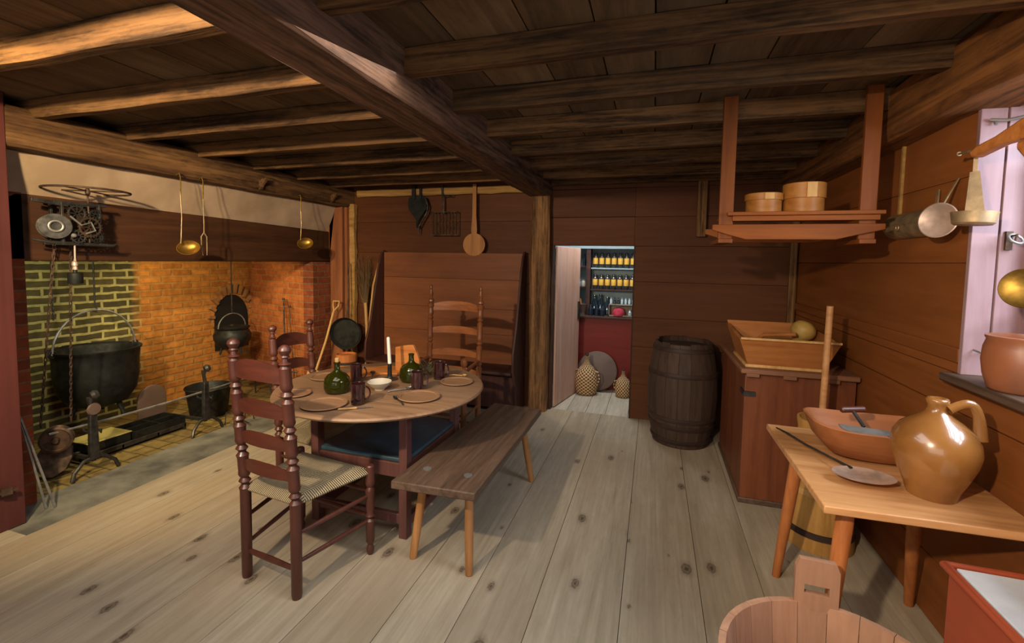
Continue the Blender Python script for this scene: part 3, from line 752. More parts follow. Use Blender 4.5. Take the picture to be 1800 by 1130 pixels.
kn = thing('table_knife', 'knife with wooden handle beside the front left trencher', 'knife', (-1.40, 1.88, .75))
mb = MB(); mb.bar((-1.46, 1.845, .756), (-1.385, 1.895, .756), .012, .009); obj('handle', mb, M['palew'], kn, .003)
mb = MB(); mb.prism([(-1.385,1.890), (-1.33,1.93), (-1.326,1.94), (-1.388,1.902)], .754, .7565, plane='XY'); obj('blade', mb, M['steel'], kn)
mb = MB(); mb.prism([(-1.86,2.30), (-1.80,2.28), (-1.64,2.52), (-1.52,2.56), (-1.50,2.66), (-1.72,2.72), (-1.84,2.60)], .75, .764, plane='XY')
tag(obj('bread_board', mb, M['orangew'], None, .003), 'light wooden bread board at the back of the table behind the candlestick', 'board')
# standing curved board/box with arched end
pts = [(-.075, 0), (-.075, .155)] + [(-.075+.13*math.sin(PI/2*k/8)*1.1, .155+.022*math.sin(PI*k/10)) for k in range(1, 7)] + [(.085,.12), (.10,.08), (.10,0)]
mb = MB(); mb.prism([(-1.53+a, .764+b) for a, b in pts], 2.60, 2.625); tag(obj('salt_box', mb, M['orangew'], None, .003), 'upright wooden salt board with rounded corner standing behind the candle', 'box')
mb = MB()
for k in range(46):
    c = Vector((-1.36 + random.uniform(-.07,.07), 2.62 + random.uniform(-.05,.05), .755 + random.uniform(0,.075)))
    d = Vector((random.uniform(-1,1), random.uniform(-1,1), random.uniform(0,.8))).normalized()*random.uniform(.018,.034); e = d.cross(Vector((0,0,1))).normalized()*.007
    mb.add([c-d, c+e, c+d, c-e+Vector((0,0,.002))], [(0,1,2,3)])
for k in range(9): a = random.uniform(0, 2*PI); mb.tube([(-1.36, 2.62, .752), (-1.36+.03*math.cos(a), 2.62+.03*math.sin(a), .79), (-1.36+.07*math.cos(a), 2.62+.05*math.sin(a), .82)], .0015, 5)
tag(obj('herb_bunch', mb, M['leaf'], None), 'bunch of grey-green herbs on the table behind the uncorked bottle', 'herbs')

# ---------------------------------------------------------------- barrel, chest, dough trough
BC = (.262, 4.06)
br = thing('barrel', 'dark weathered wooden barrel standing against the back wall right of the doorway', 'barrel', (*BC, 0))
def br_r(z): return .225 + .055*math.sin(PI*min(1, max(0, z/.86)))
N = 18
mb = MB()
for k in range(N):
    mb.cr = random.random(); a0 = 2*PI*k/N + .004; a1 = 2*PI*(k+1)/N - .004; vs = []; fs = []; S = 10; top = .855 + random.uniform(-.012, .008)
    for j in range(S+1):
        z = top*j/S; r = br_r(z)
        for rr in (r-.018, r):
            for a in (a0, (a0+a1)/2, a1): vs.append((BC[0]+rr*math.cos(a), BC[1]+rr*math.sin(a), z))
    for j in range(S):
        for q in ((0,1),(1,2),(2,5),(5,4),(4,3),(3,0)): fs.append((6*j+q[0], 6*j+q[1], 6*j+6+q[1], 6*j+6+q[0]))
    fs += [(0,1,4,3), (1,2,5,4), (6*S,6*S+3,6*S+4,6*S+1), (6*S+1,6*S+4,6*S+5,6*S+2)]
    mb.add(vs, fs)
obj('staves', mb, M['barrel'], br)
for z in (.05, .17, .235, .60, .80):
    mb = MB(); w = .017
    mb.lathe([(br_r(z-w)-.004, z-w), (br_r(z-w)+.006, z-w), (br_r(z)+.011, z), (br_r(z+w)+.006, z+w), (br_r(z+w)-.004, z+w)], (*BC, 0), n=40); obj('hoop', mb, M['hoop'], br)
mb = MB(); mb.lathe([(0,.80), (.215,.80), (.215,.815), (0,.815)], (*BC, 0), n=32); obj('barrel_head', mb, M['barrel'], br)

ch = thing('meal_chest', 'tall brown wooden meal chest against the right wall under the dough trough', 'chest', (.86, 3.55, 0))
mb = MB(); mb.box(.565, 1.155, 3.10, 4.02, .03, .83); obj('chest_body', mb, M['chest'], ch, .006)
mb = MB(); mb.box(.535, 1.16, 3.06, 4.05, .83, .862); obj('chest_lid', mb, M['chesttop'], ch, .008)
mb = MB(); mb.box(.555, 1.158, 3.09, 4.03, .0, .035); obj('base_moulding', mb, M['bench'], ch, .006)
for x in (.60, .80, 1.02): mb = MB(); mb.box(x-.035, x+.035, 3.054, 3.066, .815, .835); obj('dovetail', mb, M['chesttop'], ch)
for z in (.70,): mb = MB(); mb.box(.56, .625, 3.088, 3.10, z-.014, z+.014); mb.box(.558, .566, 3.09, 3.2, z-.014, z+.014); obj('iron_strap', mb, M['iron'], ch)

dt = thing('dough_trough', 'rectangular wooden dough trough with sloping sides on the meal chest', 'trough', (.80, 3.40, .862))
zb, zt = .862, 1.045
bo = [(.58, 3.13), (1.0, 3.13), (1.0, 3.55), (.58, 3.55)]; to = [(.52, 3.07), (1.06, 3.07), (1.06, 3.61), (.52, 3.61)]
def slab(mb, a, b, c, d, th):
    a, b, c, d = map(Vector, (a, b, c, d)); n = (b-a).cross(d-a).normalized()*th
    mb.add([a, b, c, d, a+n, b+n, c+n, d+n], [(0,1,2,3), (7,6,5,4), (0,4,5,1), (1,5,6,2), (2,6,7,3), (3,7,4,0)])
for i in range(4):
    j = (i+1) % 4; mb = MB(); zz = zt + (.05 if i in (2,) else .0); z2 = zt + (.045 if i == 3 else 0)
    slab(mb, (*bo[i], zb+.012), (*bo[j], zb+.012), (*to[j], zz + (.03 if i == 1 else 0)), (*to[i], zz if i != 3 else zt+.03), -.018 if i != 0 else -.016)
    obj('side_board', mb, M['trough'], dt, .003)
mb = MB(); mb.box(.565, 1.015, 3.115, 3.565, zb, zb+.018); obj('bottom_board', mb, M['palew'], dt, .003)
mb = MB(); mb.bar((.525, 3.066, zt+.004), (1.055, 3.066, zt+.004), .022, .012); obj('rim_strip', mb, M['palew'], dt)
mb = MB(); mb.lathe([(0,-.115), (.02,-.112), (.028,-.09), (.026,-.07), (.05,-.045), (.072,-.01), (.074,.02), (.06,.05), (.035,.068), (0,.073)], (.945, 3.40, 1.065), (.45, .1, .85), 24)
tag(obj('gourd_dipper', mb, M['gourd'], None), 'yellow-brown gourd resting in the dough trough', 'gourd')
mb = MB(); mb.tube([(.60, 3.50, .90), (.72, 3.40, 1.03), (.88, 3.28, 1.06)], [.012, .014, .012], 8); tag(obj('dough_stick', mb, M['trough'], None), 'short wooden stick leaning inside the dough trough', 'stick')

# ---------------------------------------------------------------- churn
CX, CY = .905, 2.80
cn = thing('butter_churn', 'pale staved butter churn with a tall plunger pole behind the low table', 'churn', (CX, CY, 0))
mb = MB(); mb.lathe([(0,0), (.165,0), (.168,.01), (.135,.38), (.118,.62), (.125,.66), (.125,.675), (.113,.675), (.105,.62), (.105,.60), (0,.60)], (CX, CY, 0), n=36); obj('staves', mb, M['trough2'], cn)
for z, r in ((.09, .163), (.30, .144), (.52, .127)):
    mb = MB(); mb.lathe([(r-.004, z-.016), (r+.005, z-.014), (r+.002, z+.016), (r-.006, z+.018)], (CX, CY, 0), n=36); obj('hoop', mb, M['hoop'] if z < .1 else M['palew'], cn)
mb = MB(); mb.tube([(CX-.012, CY, .6), (CX-.014, CY-.02, 1.0), (CX-.018, CY-.04, 1.29)], [.017, .0165, .016], 14); obj('plunger', mb, M['stool'], cn)
mb = MB(); mb.lathe([(.03,.60), (.098,.60), (.098,.615), (.022,.618)], (CX, CY, 0), n=30); obj('churn_lid', mb, M['trough2'], cn)

# ---------------------------------------------------------------- low table on the right
lt = thing('low_table', 'low plank table with splayed legs against the right wall under the stoneware jug', 'table', (.84, 2.03, 0))
mb = MB(); mb.prism([(.548,2.44), (.55,1.655), (1.13,1.675), (1.14,2.43)], .703, .73, plane='XY'); obj('tabletop', mb, M['stool'], lt, .004)
for (tx, ty, fx, fy) in ((.635, 2.23, .615, 2.40), (.655, 1.77, .585, 1.72), (1.0, 2.1, 1.135, 2.38)):
    mb = MB(); mb.turned((fx, fy, 0), (tx, ty, .705), [(0,.018), (.4,.024), (.9,.028), (1,.024)], 8); obj('leg', mb, M['stoolleg'], lt, ang=50)
for y in (1.77, 2.22): mb = MB(); mb.box(.60, 1.10, y-.035, y+.035, .675, .703); obj('batten', mb, M['stoolleg'], lt, .004)

jx, jy = .925, 1.86
jg = thing('stoneware_jug', 'big glossy tan stoneware jug with loop handle on the low table', 'jug', (jx, jy, .73))
mb = MB(); mb.lathe([(0,0), (.066,0), (.068,.006), (.074,.03), (.095,.08), (.113,.13), (.119,.165), (.114,.2), (.096,.232), (.07,.256), (.045,.274), (.03,.288), (.026,.298), (.026,.312), (.030,.318), (.031,.328), (.027,.334), (.019,.334), (.018,.30), (0,.29)], (jx, jy, .73), n=48); obj('body', mb, M['jug'], jg, ang=60)
mb = MB(); pts = []
for k in range(13):
    u = k/12; a = PI*u
    pts.append((jx + .022 + .088*u**.9 + .018*math.sin(a), jy - .02, .73 + .302 + .04*math.sin(a) - .092*u*u))
mb.tube(pts, [.012, .011, .011, .011, .011, .011, .011, .011, .011, .012, .013, .014, .016], 12, flat=1.35); obj('handle', mb, M['jug'], jg)

# chopping bowl: carved trencher bowl
bw = MB(); cx0, cy0 = .865, 2.16
def ring_rect(hx, hy, z, e, n=40, lift=0):
    out = []
    for k in range(n):
        a = 2*PI*k/n; c, s_ = math.cos(a), math.sin(a)
        x = math.copysign(abs(c)**e, c)*hx; y = math.copysign(abs(s_)**e, s_)*hy
        out.append((cx0 + x, cy0 + y, z + lift*(abs(x)/hx)**3))
    return out
rings = [ring_rect(.10,.07,.731,.8), ring_rect(.15,.10,.745,.7), ring_rect(.20,.135,.80,.6), ring_rect(.228,.155,.862,.5,lift=.012), ring_rect(.222,.149,.866,.5,lift=.012), ring_rect(.185,.125,.80,.6), ring_rect(.14,.09,.757,.7), ring_rect(.06,.04,.748,.8)]
vs = [v for r in rings for v in r]; fs = [tuple(range(39,-1,-1)), tuple(7*40+k for k in range(40))]
for j in range(7):
    for k in range(40): fs.append((j*40+k, j*40+(k+1) % 40, (j+1)*40+(k+1) % 40, (j+1)*40+k))
bw.add(vs, fs); tag(obj('chopping_bowl', bw, M['bowlw'], None, ang=50), 'large oblong carved wooden bowl on the low table behind the jug', 'bowl')
ck = thing('chopping_knife', 'food chopper with grey half-moon blade and wooden T handle in the carved bowl', 'chopper', (.80, 2.16, .76))
mb = MB(); pts = [(-.075,.03), (.075,.03)] + [(.085*math.cos(t), .012+.05*math.sin(t)*-1+.0) for t in [PI*k/12 for k in range(0, 13)]]
Mk = Matrix.Translation((.80, 2.045, .872)) @ Matrix.Rotation(math.radians(-10), 4, 'Z') @ Matrix.Rotation(math.radians(-70), 4, 'X')
mb.prism(pts[2:], -.002, .002, Mk); obj('blade', mb, M['steel'], ck)
mb = MB(); mb.tube([(.80, 2.06, .878), (.787, 2.09, .905), (.778, 2.115, .926)], .0065, 8); obj('shaft', mb, M['iron'], ck)
mb = MB(); mb.turned((.735, 2.105, .926), (.825, 2.13, .93), [(0,.009), (.05,.013), (.5,.0125), (.95,.013), (1,.009)], 14); obj('handle', mb, M['chairx'], ck)

sk = thing('skimmer', 'flat copper skimmer with long iron handle lying on the low table before the jug', 'skimmer', (.74, 1.88, .73))
mb = MB(); mb.lathe([(0,0), (.05,.002), (.082,.012), (.084,.0145), (.05,.006), (0,.004)], (.737, 1.875, .748), (.0, -.05, 1), 40, 1.15, .72); obj('disc', mb, M['copper'], sk)
mb = MB(); mb.tube([(.715, 1.92, .763), (.68, 2.02, .758), (.635, 2.16, .748), (.60, 2.30, .742), (.575, 2.37, .738)], [.006, .0045, .0045, .005, .003], 8); obj('handle', mb, M['iron'], sk)

# ---------------------------------------------------------------- tub and red box in the foreground
UX, UY, UR, UH = .53, 1.35, .315, .40
tu = thing('wash_tub', 'large round staved wooden tub with an upright lug handle in the near right corner', 'tub', (UX, UY, 0))
mb = MB(); N = 22
for k in range(N):
    mb.cr = random.random(); a0 = 2*PI*k/N+.003; a1 = 2*PI*(k+1)/N-.003; vs = []
    for z, r in ((0, .27), (UH*.5, .295), (UH, UR)):
        for rr in (r-.02, r):
            for a in (a0, (a0+a1)/2, a1): vs.append((UX+rr*math.cos(a), UY+rr*math.sin(a), z))
    fs = []
    for j in range(2):
        for q in ((0,1),(1,2),(2,5),(5,4),(4,3),(3,0)): fs.append((6*j+q[0], 6*j+q[1], 6*j+6+q[1], 6*j+6+q[0]))
    fs += [(0,1,4,3), (1,2,5,4), (12,15,16,13), (13,16,17,14)]; mb.add(vs, fs)
obj('staves', mb, M['tub'], tu)
mb = MB(); mb.lathe([(0,.02), (.265,.02), (.268,.045), (0,.045)], (UX, UY, 0), n=40); obj('tub_bottom', mb, M['tub'], tu)
for z in (.08, .32):
    r = .27 + .045*z/UH; mb = MB(); mb.lathe([(r-.006, z-.02), (r+.004, z-.02), (r+.007, z+.02), (r-.004, z+.02)], (UX, UY, 0), n=48); obj('hoop', mb, M['iron'], tu)
# lug handle with slot at the back
la = math.radians(88); c_, s_ = math.cos(la), math.sin(la)
Ml = Matrix.Translation((UX + .302*c_, UY + .302*s_, .38)) @ Matrix.Rotation(la - PI/2, 4, 'Z')
mb = MB(); W = .062
mb.box(-W, -.035, -.01, .01, 0, .14, Ml); mb.box(.035, W, -.01, .01, 0, .14, Ml); mb.box(-.035, .035, -.01, .01, 0, .055, Ml)
mb.box(-.035, .035, -.01, .01, .085, .14, Ml); mb.prism([(-W,.14), (W,.14), (W*.82,.168), (-W*.82,.168)], -.01, .01, Ml)
obj('lug_handle', mb, M['tub'], tu)

rb = thing('red_cabinet', 'brick-red painted cabinet with a pale top in the bottom right corner', 'cabinet', (1.0, 1.2, 0))
mb = MB(); mb.box(.868, 1.165, .80, 1.63, 0, .607); obj('cabinet_body', mb, M['redbox'], rb, .006)
mb = MB(); mb.tube([(.862, .80, .614), (.862, 1.635, .614), (1.165, 1.635, .614)], .013, 12)
obj('moulding', mb, M['redbox'], rb)
mb = MB(); mb.box(.88, 1.165, .8, 1.618, .607, .62); obj('top_panel', mb, M['paletop'], rb, .003)  # pale blue-grey panel set into the red top

# ---------------------------------------------------------------- hanging shelf
hs = thing('hanging_shelf', 'brown wooden shelf rack hanging from the ceiling joists by two uprights', 'shelf', (.65, 2.65, 1.68))
mb = MB(); mb.prism([(.27,1.695), (.27,1.668), (.34,1.645), (.42,1.622), (.80,1.622), (.89,1.645), (.99,1.668), (.99,1.695)], 2.47, 2.49); obj('front_rail', mb, M['shelf'], hs, .003)
mb = MB(); mb.prism([(.27,1.695), (.27,1.668), (.34,1.645), (.42,1.622), (.80,1.622), (.89,1.645), (.99,1.668), (.99,1.695)], 2.80, 2.82); obj('back_rail', mb, M['shelf'], hs, .003)
mb = MB(); mb.box(.335, .985, 2.46, 2.85, 1.737, 1.755); obj('shelf_board', mb, M['shelf'], hs, .003)
mb = MB(); mb.box(.36, .97, 2.475, 2.5, 1.712, 1.737); obj('upper_batten', mb, M['shelf'], hs, .002)
for x in (.30, .895):
    mb = MB(); mb.box(x, x+.065, 2.493, 2.515, 1.625, 2.32); obj('hanger', mb, M['shelfz'], hs, .003)
    mb = MB(); mb.box(x, x+.065, 2.478, 2.82, 1.605, 1.625); obj('cross_bearer', mb, M['shelfz'], hs, .002)
def bbox(name, x, y, z, r, h, label, lidh):
    t = thing(name, label, 'box', (x, y, z))
    mb = MB(); mb.lathe([(0,0), (r,0), (r,h-lidh*.3), (0,h-lidh*.3)], (x, y, z), n=44); obj('body', mb, M['boxw'], t)
    mb = MB(); mb.lathe([(0,h-lidh), (r+.006,h-lidh), (r+.006,h-.002), (r+.003,h), (0,h)], (x, y, z), n=44); ld_ = obj('lid', mb, M['boxw'], t, .001)
    mb = MB(); mb.box(x-.012, x+.03, y-r-.009, y-r-.004, z+h-lidh, z+h-.004); obj('lap_joint', mb, M['palew'], ld_)
    return t
bbox('bentwood_box', .525, 2.64, 1.7555, .082, .105, 'smaller round bentwood box on the left of the hanging shelf', .035)
bbox('bentwood_box', .705, 2.64, 1.7555, .088, .15, 'larger round bentwood box on the right of the hanging shelf', .075)
# ---------------------------------------------------------------- pans and ladles on the right wall
gp = thing('sheet_grater', 'half-cylinder tin candle box hanging low on the right wall next to the shelf', 'tin', (1.13, 2.55, 1.66))
mb = MB(); n = 14; vs = []; fs = []
for y in (2.36, 2.78):
    for k in range(n+1):
        a = -PI/2 + PI*k/n*1.0; vs.append((1.165 - .065*math.cos(a), y, 1.70 + .062*math.sin(a)))
for k in range(n): fs.append((k, k+1, n+2+k, n+1+k))
fs += [tuple(range(n, -1, -1)), tuple(range(n+1, 2*n+2)), (0, n, 2*n+1, n+1)]
mb.add(vs, fs); obj('tin_body', mb, M['tin'], gp)
mb = MB(); mb.bar((1.155, 2.44, 1.76), (1.162, 2.45, 1.835), .018, .006, up=(1,0,0)); obj('hanging_tab', mb, M['tin'], gp)
mb = MB(); mb.tube([(1.099, 2.36, 1.70), (1.099, 2.78, 1.70)], .0035, 6); mb.ring((1.095, 2.62, 1.685), .012, .003, (1,0,0), 16, 6); obj('seam_wire', mb, M['tin'], gp)
cp = thing('copper_skimmer', 'round copper skimmer hanging by a flat handle on the right wall', 'skimmer', (1.08, 2.30, 1.64))
mb = MB(); mb.lathe([(0,0), (.045,.002), (.066,.012), (.070,.010), (.048,-.003), (0,-.004)], (1.09, 2.275, 1.69), (-1, -.7, .05), 36); obj('disc', mb, M['copper'], cp)
mb = MB(); mb.bar((1.10, 2.285, 1.75), (1.158, 2.31, 1.86), .014, .005, up=(1,0,0)); obj('handle', mb, M['tin'], cp)
ld = thing('brass_saucepan', 'small shallow brass saucepan hanging by its long strap handle beside the window', 'saucepan', (1.06, 2.06, 1.66))
mb = MB(); mb.lathe([(0,0), (.052,0), (.058,.006), (.064,.045), (.061,.045), (.055,.008), (0,.006)], (1.085, 2.06, 1.655), (.05, 0, 1), 32); obj('pan', mb, M['tin'], ld)
mb = MB(); mb.bar((1.09, 2.065, 1.695), (1.10, 2.10, 1.85), .052, .005, up=(-.6,-1,0), w2=.026); mb.bar((1.10, 2.10, 1.85), (1.105, 2.11, 1.92), .012, .005, up=(-.6,-1,0)); obj('handle', mb, M['tin'], ld)
mb = MB(); mb.tube([(1.095, 2.083, 1.90), (1.10, 2.088, 1.925), (1.12, 2.10, 1.93)], .003, 6); obj('hook', mb, M['steel'], ld)
yk = thing('wooden_yoke', 'carved orange wooden bar projecting across the top of the window', 'bar', (1.07, 1.75, 1.95))
mb = MB(); mb.prism([(2.10,1.92), (2.085,1.895), (1.95,1.91), (1.70,1.90), (1.2,1.91), (1.2,1.975), (1.70,1.99), (1.86,1.97), (1.97,1.945), (2.06,1.935)], 1.075, 1.115, plane='YZ'); obj('bar', mb, M['orangew'], yk, .008)
mb = MB(); mb.tube([(1.09, 2.08, 1.925), (1.085, 2.17, 1.93)], [.005, .0045], 8); mb.lathe([(0,0),(.008,.002),(.008,.006),(0,.009)], (1.085, 2.168, 1.93), (0,1,0), 12); obj('peg', mb, M['tin'], yk)
mb = MB(); mb.prism([(1.80,1.905), (1.88,1.903), (1.88,1.88), (1.80,1.80), (1.72,1.75), (1.55,1.74), (1.45,1.90)], 1.082, 1.108, plane='YZ'); obj('lower_lobe', mb, M['orangew'], yk, .008)
mb = MB(); mb.tube([(1.18, 2.19, 2.055), (1.22, 2.17, 2.045), (1.30, 2.13, 2.055), (1.33, 2.05, 2.06)], .006, 8); mb.tube([(1.195, 2.196, 2.055), (1.195, 2.185, 2.035)], .005, 6)
tag(obj('curtain_bar', mb, M['steel'], None), 'thin iron bar across the top corner of the window recess', 'bar')
rg = thing('ring_pull', 'iron ring pull fixed to the window casing', 'ring', (1.26, 2.185, 1.6))
mb = MB(); mb.ring((1.265, 2.155, 1.61), .022, .0045, (.2, -.7, .6), 28, 8); obj('ring', mb, M['steel'], rg)
mb = MB(); mb.box(1.255, 1.275, 2.186, 2.197, 1.57, 1.64); mb.tube([(1.265, 2.19, 1.62), (1.265, 2.15, 1.625), (1.265, 2.16, 1.60)], .004, 6); obj('staple', mb, M['rust'], rg)
mb = MB(); mb.tube([(1.19, 2.196, 1.185), (1.20, 2.17, 1.18), (1.215, 2.165, 1.185), (1.225, 2.19, 1.18)], .0035, 6); mb.lathe([(0,0),(.007,.003),(0,.007)], (1.2, 2.165, 1.183), (0,-1,0), 10)
tag(obj('casing_latch', mb, M['steel'], None), 'small iron latch low on the window casing beside the crock', 'latch')
mb = MB(); mb.lathe([(0,0), (.045,.004), (.06,.014), (.062,.011), (.046,-.002), (0,-.005)], (1.11, 1.83, 1.44), (-.75, -.6, .1), 32)
mb.tube([(1.125, 1.85, 1.49), (1.14, 1.86, 1.70), (1.1, 1.85, 1.90)], .0035, 6)
tag(obj('brass_skimmer', mb, M['brass'], None), 'brass skimmer bowl hanging in the window above the crock', 'skimmer')
mb = MB(); mb.lathe([(0,0), (.072,0), (.076,.006), (.088,.05), (.094,.10), (.091,.145), (.084,.172), (.088,.18), (.088,.186), (.08,.188), (.078,.17), (.085,.10), (.07,.02), (0,.015)], (1.20, 1.965, 1.0855), n=44, sx=1.08, sy=1.08)
tag(obj('earthenware_crock', mb, M['crock'], None, ang=60), 'reddish-brown earthenware crock standing on the window sill', 'crock')

# ---------------------------------------------------------------- back wall utensils
hp = thing('iron_peel', 'dark heart-shaped iron peel hanging leftmost on the back wall rail', 'peel', (-2.43, 4.40, 1.75))
pts = [(-.10,.22), (-.115,.16), (-.10,.09), (-.05,.03), (-.015,-.02), (-.01,-.10), (.012,-.10), (.015,-.02), (.06,.04), (.105,.10), (.115,.17), (.10,.22), (.04,.245), (-.04,.245)]
mb = MB(); mb.prism([(-2.43+a, 1.93+b) for a, b in pts], 4.37, 4.378); obj('blade', mb, M['cast'], hp)
mb = MB(); mb.box(-2.49, -2.45, 4.355, 4.37, 2.13, 2.29); mb.box(-2.40, -2.375, 4.355, 4.37, 2.13, 2.25); obj('bracket', mb, M['cast'], hp)
mb = MB(); mb.tube([(-2.33, 4.365, 2.14), (-2.30, 4.36, 2.06), (-2.31, 4.36, 1.99), (-2.37, 4.36, 1.90), (-2.405, 4.36, 1.84), (-2.41, 4.36, 1.76)], [.009, .011, .011, .01, .01, .005], 8); obj('hook', mb, M['iron'], hp)
gr = thing('gridiron', 'square barred iron gridiron hanging on the back wall rail', 'gridiron', (-2.13, 4.40, 1.75))
mb = MB()
for k in range(9): x = -2.265 + .3*k/8; mb.bar((x, 4.38, 1.75), (x, 4.38, 2.0), .010, .006, up=(0,1,0))
for z in (1.755, 1.995): mb.bar((-2.27, 4.376, z), (-1.96, 4.376, z), .010, .012, up=(0,1,0))
obj('grid', mb, M['rust'], gr)
mb = MB(); mb.tube([(-2.13, 4.375, 1.98), (-2.13, 4.37, 2.12), (-2.14, 4.36, 2.27)], [.010, .009, .012], 8, flat=.6); obj('handle', mb, M['iron'], gr)
mb = MB(); mb.tube([(-2.13, 4.37, 2.15), (-2.08, 4.362, 2.16), (-2.03, 4.36, 2.155), (-2.02, 4.362, 2.17)], .006, 6); obj('foot', mb, M['iron'], gr)
mb = MB(); pts = []
for k in range(25): t = math.radians(104 + 332*k/24); pts.append((-1.77+.122*math.cos(t), 1.655+.118*math.sin(t)))
pts += [(-1.77+.032, 1.655+.16), (-1.77+.022, 1.655+.30), (-1.77+.02, 2.27), (-1.77-.02, 2.27), (-1.77-.022, 1.655+.30), (-1.77-.032, 1.655+.16)]
mb.prism(pts, 4.35, 4.366); tag(obj('wooden_peel', mb, M['peel'], None, .004), 'round wooden bread peel hanging on the back wall right of the gridiron', 'peel')

# ---------------------------------------------------------------- tools by the far jamb
fp = thing('frying_pan', 'long-handled black iron frying pan hanging beside the fireplace jamb', 'pan', (-3.24, 4.2, .5))
mb = MB(); mb.lathe([(0,.0), (.148,.0), (.174,-.035), (.178,-.035), (.154,.006), (0,.008)], (-3.20, 4.20, .675), (-.25, 1, .06), 40); obj('pan', mb, M['cast'], fp)
mb = MB(); mb.tube([(-3.205, 4.20, .83), (-3.21, 4.24, 1.0), (-3.235, 4.28, 1.45)], [.010, .008, .007], 8, flat=.6); obj('handle', mb, M['iron'], fp)
sv = thing('wooden_shovel', 'pale wooden shovel with D handle leaning on the fireplace jamb', 'shovel', (-3.4, 4.0, 0))
mb = MB(); mb.tube([(-3.40, 3.93, .26), (-3.36, 4.06, .60), (-3.33, 4.16, .93)], .012, 10); obj('shaft', mb, M['palew'], sv)
mb = MB(); mb.tube([(-3.33, 4.16, .92), (-3.365, 4.19, .97), (-3.37, 4.20, 1.02), (-3.29, 4.20, 1.02), (-3.295, 4.19, .97), (-3.33, 4.16, .92)], .010, 8); obj('grip', mb, M['palew'], sv)
mb = MB(); mb.prism([(-.09,0), (-.085,.28), (-.05,.30), (.05,.30), (.085,.28), (.09,0)], -.012, .012, Matrix.Translation((-3.40, 3.86, .01)) @ Matrix.Rotation(math.radians(-14), 4, 'X')); obj('blade', mb, M['palew'], sv, .004)
tw = thing('twig_broom', 'upright bundle of thin dark twigs in the corner beside the settle', 'broom', (-3.1, 4.3, .5))
mb = MB(); mb.tube([(-3.0, 4.30, .0), (-3.05, 4.35, .75), (-3.07, 4.36, 1.0)], [.014, .016, .018], 8); obj('handle', mb, M['palew'], tw)
mb = MB()
for k in range(60):
    a = random.uniform(-1, 1); b = random.uniform(-.4, 1); h = random.uniform(.35, .58)
    p = Vector((-3.07 + .012*a, 4.36 + .005*b, .93)); q = p + Vector((-.025 + .09*a, .035*b, h)); m_ = (p+q)/2 + Vector((random.uniform(-.015,.015), 0, 0))
    mb.tube([p, m_, q, q + Vector((random.uniform(-.03,.03), 0, random.uniform(.01,.04)))], [.003, .0022, .0015, .001], 4)
o = obj('twigs', mb, M['twig'], tw); o['kind'] = 'stuff'
mb = MB(); mb.tube([(-2.96, 4.12, .012), (-2.93, 4.20, .5), (-2.945, 4.26, .85), (-2.93, 4.30, 1.20), (-2.88, 4.33, 1.45)], [.012, .012, .011, .010, .008], 8)
tag(obj('bent_stick', mb, M['palew'], None), 'long pale bent stick leaning on the left wing of the settle', 'stick')
kg = thing('wooden_keg', 'upright brown staved keg on the floor under the frying pan', 'keg', (-3.17, 4.12, 0))
mb = MB(); mb.lathe([(0,0), (.10,0), (.115,.2), (.11,.46), (.098,.47), (.098,.45), (0,.45)], (-3.13, 4.10, 0), n=24); obj('staves', mb, M['stoolleg'], kg)
for z in (.08, .38): mb = MB(); mb.lathe([(.10,z-.012), (.121,z-.012), (.121,z+.012), (.10,z+.012)], (-3.13, 4.10, 0), n=28); obj('hoop', mb, M['hoop'], kg)

# ---------------------------------------------------------------- things hanging from the chimney beam
def ladle(name, label, y, zt, zb, kind):
    t = thing(name, label, 'ladle' if kind != 'fork' else 'fork', (-3.245, y, zb))
    x = -3.245
    mb = MB(); mb.tube([(-3.28, y, zt+.02), (-3.25, y, zt+.03), (-3.24, y, zt), (x, y, zt-.13)], [.003, .004, .004, .004], 8); obj('hook', mb, M['brass'], t)
    mb = MB()
    if kind == 'fork':
        mb.tube([(x, y, zt-.1), (x, y+.002, zb+.22), (x, y, zb+.17)], [.004, .0035, .004], 8)
        for s in (-1, 1): mb.tube([(x, y, zb+.17), (x, y+.022*s, zb+.14), (x, y+.022*s, zb+.06), (x+.005, y+.016*s, zb)], [.0045, .0045, .004, .0025], 8)
        obj('shaft', mb, M['tin'], t)
    else:
        mb.tube([(x, y, zt-.1), (x+.002, y+.003, (zt+zb)/2), (x, y-.005, zb+.11), (x+.004, y-.012, zb+.08)], [.0045, .0035, .004, .006], 8); obj('shaft', mb, M['tin'], t)
        mb = MB(); mb.lathe([(0,-.028), (.03,-.024), (.05,-.008), (.056,.008), (.053,.008), (.047,-.005), (.028,-.019), (0,-.023)], (x+.015, y+.035, zb+.05), (.72, -.5, .42) if kind == 'a' else (.7, -.62, .35), 28, 1.0, 1.3)
        obj('bowl', mb, M['brass'], t)
ladle('brass_ladle', 'brass ladle hanging leftmost from the chimney beam', 2.43, 2.05, 1.50, 'a')
ladle('flesh_fork', 'two-pronged fork hanging from the chimney beam right of the brass ladle', 2.60, 2.05, 1.50, 'fork')
ladle('brass_skimmer', 'brass skimmer hanging alone from the right end of the chimney beam', 3.59, 2.06, 1.58, 'c')
for y, lb in ((3.16, 'left wooden bracket peg on the face of the chimney beam'), (4.07, 'right wooden bracket peg on the chimney beam near the corner')):
    mb = MB(); mb.prism([(-3.285, 2.16), (-3.285, 2.075), (-3.265, 2.08), (-3.255, 2.11), (-3.215, 2.15), (-3.205, 2.175), (-3.225, 2.17)], y-.014, y+.014)
    tag(obj('wooden_bracket', mb, M['gbeam'], None, .002), lb, 'bracket')

